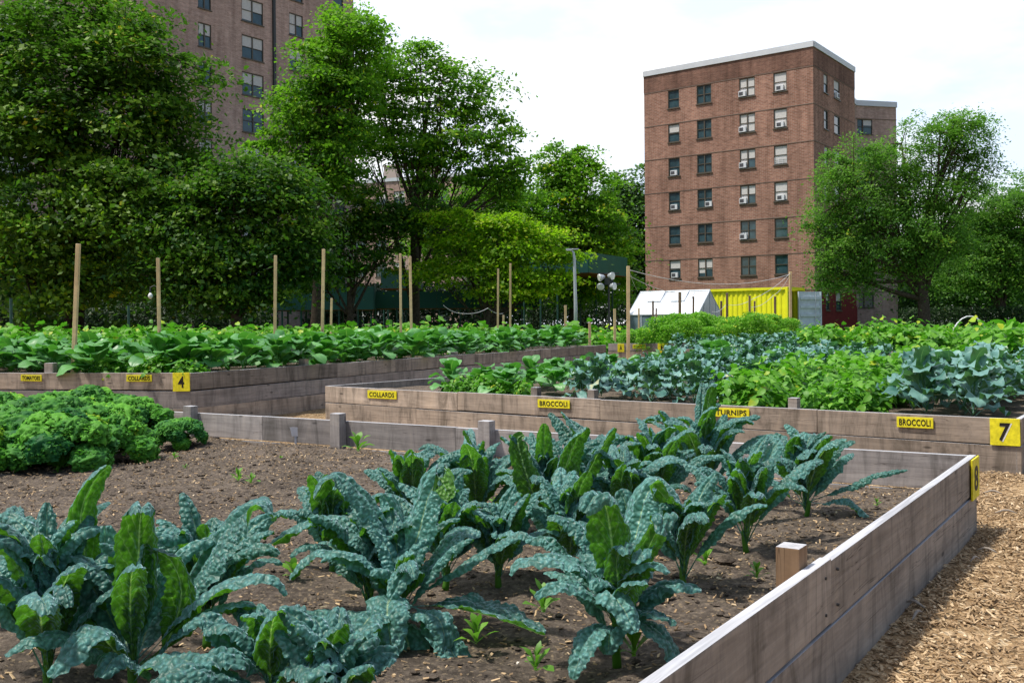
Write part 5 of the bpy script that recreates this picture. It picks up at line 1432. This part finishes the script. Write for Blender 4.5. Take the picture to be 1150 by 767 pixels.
for a in [(733.3, 338, 733.5, 38, .6, .07, 'dark tomato stake in front of the greenhouse side'), (763.5, 328, 763.5, 36.5, .6, .10, 'thick dark tomato stake in front of the greenhouse roof'), (778.8, 333, 778.5, 39, .6, .07, 'dark tomato stake at the greenhouse corner'),
          (810, 338, 810, 40, .6, .08, 'dark tomato stake right of the greenhouse gable'), (816.5, 329, 816.5, 38.5, .6, .08, 'dark tomato stake against the yellow container, leftmost'), (841.8, 332, 842, 39.5, .6, .08, 'dark tomato stake against the middle of the yellow container'),
          (847.5, 338, 847.5, 42, .6, .07, 'small dark stake beside the middle container stake'), (870.3, 333, 870.5, 42, .6, .08, 'dark tomato stake against the right of the yellow container'), (737, 346, 737, 41, .6, .06, 'thin pale stake among the tomatoes')]: stake(*a, m='stake_old', group='tomato stakes')

def wire(pts, r, label, sag=.1, m='twine'):
    V = []
    for a, b in zip(pts[:-1], pts[1:]):
        t = np.linspace(0, 1, 14)[:, None]; V.append(a*(1-t)+b*t-np.array([0, 0, 1])*sag*4*t*(1-t))
    V = np.concatenate(V); c = V[0]
    o = MB().tube(V-c, [r*.62]*len(V), 4).build('string_line', M[m]); o.location = tuple(c)
    return tag(o, label, 'string', 'strings tied to the stakes')
sA_ = P(705.5, 303, 31.0); sB_ = P(887.5, 308, 42.5)
wire([sA_, sB_], .016, 'long pale string from the orange stake to the stake by the container', .45)
wire([sA_+np.array([.06, .05, -.2]), P(760, 329, 40)], .014, 'short string running down from the orange stake to the greenhouse roof', .1)
wire([sA_+np.array([.06, .08, -.1]), P(716, 327, 40)], .012, 'string dropping steeply from the orange stake', .05)
wire([sB_, P(868, 332, 43), P(842, 345, 41)], .014, 'string looping down from the stake by the container', .15)
wire([P(887.5, 307, 42.45), P(845, 336, 42), P(815, 342, 40), P(800, 350, 39.5)], .014, 'slack string across the front of the yellow container', .12)
wire([P(498, 343, 34), P(520, 352, 34.5), P(548, 346, 35), P(565, 352, 36)], .012, 'slack string between the far stakes', .08)

# tall light pole with twin heads
lp = empty('light_pole', P(646.5, 365, 40)*np.array([1, 1, 0]), 'slim pale grey light pole with a flat double lamp head', 'light pole')
z1 = P(645, 281, 40)[2]
t = MB(); t.tube([(0, 0, 0), (0, 0, z1*.5), (-.03, 0, z1-.35), (-.07, 0, z1-.1), (-.16, -.03, z1)], [.085, .07, .06, .05, .045], 8); t.build('pole', M['steel'], lp, True)
h_ = MB()
h_.box((-.25, -.05, z1+.02), (.24, .16, .08)); h_.box((.03, -.02, z1+.04), (.24, .12, .04)); h_.tube([(-.2, -.05, z1+.03), (.1, -.02, z1+.03)], [.03, .03], 6)
lh_ = h_.build('lamp_head', M['steel'], lp)
MB().box((-.25, -.05, z1-.028), (.18, .12, .014)).build('lens', M['lamp_glass'], lh_)

# portable floodlight mast
fb0 = P(684, 365, 46)*np.array([1, 1, 0])
fl = empty('floodlight_mast', fb0, 'portable mast with four round metal floodlights', 'floodlight')
zz = P(684, 306, 46)[2]
t = MB(); t.tube([(0, 0, 0), (0, 0, zz)], [.06, .05], 8); t.box((0, 0, zz-.55), (1.1, .07, .07)); t.box((0, 0, zz-.05), (1.0, .07, .07)); t.box((0, -.05, zz-.42), (.4, .2, .32)); t.build('mast', M['dark_metal'], fl)
for px, py, yaw, tilt in ((673.5, 312, -1.2, .2), (687.5, 310, .75, .1), (674.5, 322, -.15, .45), (689.5, 321.5, .8, .05)):
    c = P(px, py, 45.8)-fb0
    ax = np.array([math.sin(yaw)*math.cos(tilt), -math.cos(yaw)*math.cos(tilt), -math.sin(tilt)])
    b_ = MB(); b_.tube([c-ax*.27, c-ax*.2, c-ax*.07, c, c+ax*.03], [.05, .10, .15, .18, .18], 14)
    fo = b_.build('floodlight', M['steel'], fl, True)
    g_ = MB(); g_.tube([c+ax*.032, c+ax*.045], [.165, .13], 14); g_.build('lens', M['lamp_glass'], fo)
    br_ = MB(); br_.tube([c-ax*.2, np.array([np.sign(c[0])*.25, 0, c[2]])], [.025, .025], 5); br_.build('bracket', M['dark_metal'], fo)

# thin metal posts at the far left, and a chain-link fence before the wing
for px, py, d, lab in ((12.5, 335, 27, 'thin dark green metal post at the far left edge'), (144.5, 343, 30, 'thin dark green metal post between the first two stakes'), (61, 372, 24, 'short green metal post low at the left'), (408.8, 0, 0, '')):
    if not lab: continue
    b = P(px, 365, d)*np.array([1, 1, 0]); t = MB(); z = P(px, py, d)[2]; t.tube([(0, 0, 0), (0, 0, z), (0, 0, z+.01)], [.04, .04, .05], 8)
    o = t.build('metal_post', M['post_green']); o.location = tuple(b); tag(o, lab, 'post', 'thin green metal posts')
fa_, fb_ = P(918, 365, 62), P(1022, 365, 64); fa_[2] = fb_[2] = 0
d_, L_ = flat_dir(fa_, fb_); fo = empty('railing_fence', fa_, 'dark iron picket fence in front of the brick wing', 'fence')
t = MB()
for k in range(int(L_/.16)): t.box(d_*k*.16+np.array([0, 0, .62]), (.03, .03, 1.24))
t.build('pickets', M['dark_metal'], fo)
t = MB(); [t.box(d_*L_/2+np.array([0, 0, z]), (L_, .025, .04), np.stack([d_, (-d_[1], d_[0], 0), (0, 0, 1)])) for z in (.15, 1.1)]; t.build('rail', M['dark_metal'], fo)

# plastic plant tag by the back wall
b = PZ(332, 501, .24); o = empty('plant_tag', b, 'small grey plastic plant tag standing in the soil by the back board', 'plant tag')
t = MB(); t.box((0, 0, .045), (.022, .006, .13)); t.build('stalk', M['plastic'], o)
v = MB(); v.add(np.array([(-.035, -.006, .10), (.035, -.006, .10), (.055, -.004, .19), (-.055, -.004, .19), (-.035, .0, .10), (.035, .0, .10), (.055, .002, .19), (-.055, .002, .19)]), [[0,1,2,3],[4,5,6,7],[0,1,5,4],[1,2,6,5],[2,3,7,6],[3,0,4,7]]); v.build('plate', M['plastic'], o)

# weeds in the kale bed
weeds = [crop_leaf_mesh('weed', 450+i, 9, (.05, .10), (.010, .018), (20, 80), .3, .5, .6, .2, 2, 'weed', 3, 6, .2, .1, 0, .03, (30, 80)) for i in range(3)]
wp = [((402, 512), 2.0, 'tall leafy weed against the back board by the grey post'), ((268, 543), 1.1, 'small weed pair on the bare soil'), ((282, 546), .9, 'small flat weed on the bare soil mound'), ((196, 517), .7, 'tiny weed near the small bright kale'), ((208, 530), .6, 'tiny seedling on the bare soil'), ((448, 547), 1.0, 'weed by the first back row kale'),
      ((330, 655), 1.1, 'weed under the arched kale leaves'), ((408, 662), 1.4, 'bright weed left of the open rosette'), ((535, 730), 1.2, 'fine weed in the soil right of the open rosette'), ((602, 760), 1.0, 'weed at the bottom edge, centre'), ((610, 695), 1.4, 'weed by the large dark drooping leaf'), ((712, 745), 1.3, 'weed at the foot of the tall stalked kale'), ((792, 640), 1.2, 'weed left of the short new post'), ((470, 610), .9, 'weed between the back row plants'), ((560, 575), 1.0, 'weed in the soil gap of the back row'), ((850, 655), .9, 'weed behind the short new post'), ((985, 570), .6, 'seedling by the right timber wall'), ((345, 575), .7, 'seedling on the wood chips in the bed'), ((315, 520), .6, 'seedling near the plastic tag'), ((65, 533), .7, 'seedling in front of the curly kale')]
for (px, py), s_, lab in wp:
    o = link('weed', random.choice(weeds), None); o.location = tuple(PZ(px, py, .25)); o.scale = (s_,)*3; o.rotation_euler = (0, 0, random.uniform(0, 6)); tag(o, lab, 'weed', 'weeds in the nearest bed')

# driftwood bits on the path
for px, py, ln, a, lab in ((1030, 690, .16, .9, 'bleached stick on the wood chips, nearest'), (1026, 678, .12, 2.2, 'bleached forked stick beside the nearest one'), (1095, 628, .10, .6, 'curved grey stick by the end of the timber wall'), (1108, 618, .12, -.7, 'dark grey wood scrap below the corner tag'), (1115, 553, .14, -.4, 'pale splinter right of the corner tag'), (1130, 575, .15, -.2, 'pale splinter at the right edge of the path')):
    c = PZ(px, py, .03); t = MB()
    tt = np.linspace(-.5, .5, 6); pts = np.stack([tt*ln*math.cos(a), tt*ln*math.sin(a), .012*np.cos(tt*5)+.004], 1)
    t.tube(pts, [.003, .006, .0085, .007, .006, .003], 6)
    o = t.build('stick', M['driftwood'], None, True); o.location = tuple(c); tag(o, lab, 'stick', 'bleached sticks on the path')

# loose wood chips on the path, clods and straw on the soil
def chipmat():
    m, nt, out = mat('wood_chips')
    at = N(nt, 'Attribute', attribute_name='tint')
    c = ramp(nt, at.outputs['Fac'], [(0, (.13, .085, .045)), (.4, (.37, .25, .14)), (.75, (.56, .41, .245)), (.95, (.74, .61, .43)), (1, (.6, .58, .55))])
    principled(nt, out, c.outputs[0], .85, .2); return m
M['chips'] = chipmat()
def flakes(n, sampler, ls, ws, ts, seed, zf, tilt=.35):
    rng = np.random.default_rng(seed); XY = sampler(rng, n); n = len(XY)
    L = rng.uniform(*ls, n)*rng.uniform(.5, 1, n); Wd = rng.uniform(*ws, n); a = rng.uniform(0, 6.28, n); ti = rng.normal(0, tilt, n); ro = rng.normal(0, tilt, n)
    x = np.stack([np.cos(a)*np.cos(ti), np.sin(a)*np.cos(ti), np.sin(ti)], 1); y = np.stack([-np.sin(a)*np.cos(ro), np.cos(a)*np.cos(ro), np.sin(ro)], 1); z = np.cross(x, y)
    C = np.stack([XY[:, 0], XY[:, 1], zf(XY)+rng.uniform(.0, .02, n)], 1)
    T = rng.uniform(*ts, n)
    co = [(-1, -.6, -1), (1, -1, -1), (.8, 1, -1), (-.9, .8, -1), (-1, -.6, 1), (1, -1, 1), (.8, 1, 1), (-.9, .8, 1)]
    V = np.stack([C+x*(q[0]*L/2)[:, None]+y*(q[1]*Wd/2)[:, None]+z*(q[2]*T/2)[:, None] for q in np.array(co)], 1).reshape(-1, 3)
    f = np.array([[4, 5, 6, 7], [0, 1, 5, 4], [1, 2, 6, 5], [2, 3, 7, 6], [3, 0, 4, 7]])
    Fc = (np.arange(n)[:, None, None]*8+f[None]).reshape(-1, 4)
    return V, Fc, np.repeat(np.clip(rng.beta(2, 2.6, n), 0, 1), 8)
def path_s(rng, n):
    y = rng.uniform(0, 1, n*3)**1.3*9.0+3.0; x = rng.uniform(-1, 7.5, n*3)
    # right of the kale bed and clear of bed 7
    off = (x-c8[0])*right8.n[0]+(y-c8[1])*right8.n[1]
    f7 = (x-l7[0])*front7.n[0]+(y-l7[1])*front7.n[1]
    b8 = (x-c8[0])*back8.n[0]+(y-c8[1])*back8.n[1]
    ok = ((off > .01) | (b8 > .02)) & (f7 > .02) & (x/y < .62)
    return np.stack([x, y], 1)[ok][:n]
V, Fc, T = flakes(36000, path_s, (.018, .062), (.006, .015), (.002, .006), 31, lambda q: np.array([.03*noise.noise((a*1.1, b*1.1, 0))+.015*noise.noise((a*4, b*4, 3)) for a, b in q]))
tag(link('wood_chips', mesh_np('wood_chips', V, Fc, tint=T), M['chips']), kind='stuff')
# height lookup on the soil sheet
from mathutils.bvhtree import BVHTree
dg = bpy.context.evaluated_depsgraph_get(); dg.update()
bv = BVHTree.FromObject(soil8, dg)
def soil_z(q):
    out = []
    for a, b in q:
        h = bv.ray_cast(Vector((a, b, 2)), Vector((0, 0, -1))); out.append(h[0].z if h[0] else -5)
    return np.array(out)
def bed_s(rng, n):
    s = rng.uniform(.08, 9, n); t = rng.uniform(.05, 6.2, n)
    return np.stack([c8[0]+db[0]*s+dr[0]*t, c8[1]+db[1]*s+dr[1]*t], 1)
V, Fc, T = flakes(11000, bed_s, (.012, .04), (.004, .012), (.002, .005), 32, soil_z)
tag(link('straw_and_chips', mesh_np('straw_and_chips', V, Fc, tint=T), M['chips']), kind='stuff')
def clods(n, seed):
    rng = np.random.default_rng(seed); XY = bed_s(rng, n); z = soil_z(XY); r = rng.gamma(1.1, .0042, n)+.002
    ico = np.array([(0, 0, 1), (.9, 0, .3), (.2, .9, .3), (-.8, .4, .3), (-.7, -.6, .3), (.3, -.9, .3), (0, 0, -.8)])
    tri = np.array([[0, 1, 2], [0, 2, 3], [0, 3, 4], [0, 4, 5], [0, 5, 1], [6, 2, 1], [6, 3, 2], [6, 4, 3], [6, 5, 4], [6, 1, 5]])
    V = (ico[None]*(1+rng.normal(0, .22, (n, 7, 1)))*r[:, None, None]*np.array([1.15, 1, .75])+np.stack([XY[:, 0], XY[:, 1], z+r*.2], 1)[:, None]).reshape(-1, 3)
    return V, (np.arange(n)[:, None, None]*7+tri[None]).reshape(-1, 3)
V, Fc = clods(15000, 33)
tag(link('soil_clods', mesh_np('soil_clods', V, Fc), M['soil']), kind='stuff')

# little bulbs under the sheds and a white hoop among the leaves
for px, py, d_, lab in ((169, 333, 30.5, 'small white bulb on a dark hook beside the second stake'), (293, 348, 55.5, 'small white bulb at the left end of the low shed'), (396, 349, 55.5, 'small white bulb under the low shed, right of the fourth stake')):
    c = P(px, py, d_); o = empty('bulb_lamp', (c[0], c[1], 0), lab, 'lamp', 'small bulbs in the shade')
    t = MB(); t.tube([(.25, 0, 0), (.25, 0, c[2]+.25), (.12, 0, c[2]+.34), (0, 0, c[2]+.28), (0, 0, c[2]+.12)], [.025, .022, .02, .02, .03], 6); t.build('hook_post', M['dark_metal'], o)
    t = MB(); r_ = .0026*d_; t.tube([(0, 0, c[2]+.11), (0, 0, c[2]+.06), (0, 0, c[2]), (0, 0, c[2]-r_)], [.03, r_*.8, r_, r_*.3], 10); t.build('bulb', M['lamp_glass'], o, True)
c = P(1089, 362, 24.5); t = MB(); aa = np.linspace(0, math.pi, 14)
t.tube(np.stack([np.cos(aa)*.55, aa*0, np.sin(aa)*1.0+.55], 1), [.018]*14, 6)
o = t.build('hoop', M['ac'], None, True); o.location = (c[0], c[1], 0); tag(o, 'thin white hoop arching over the leaves before the hedge', 'hoop')
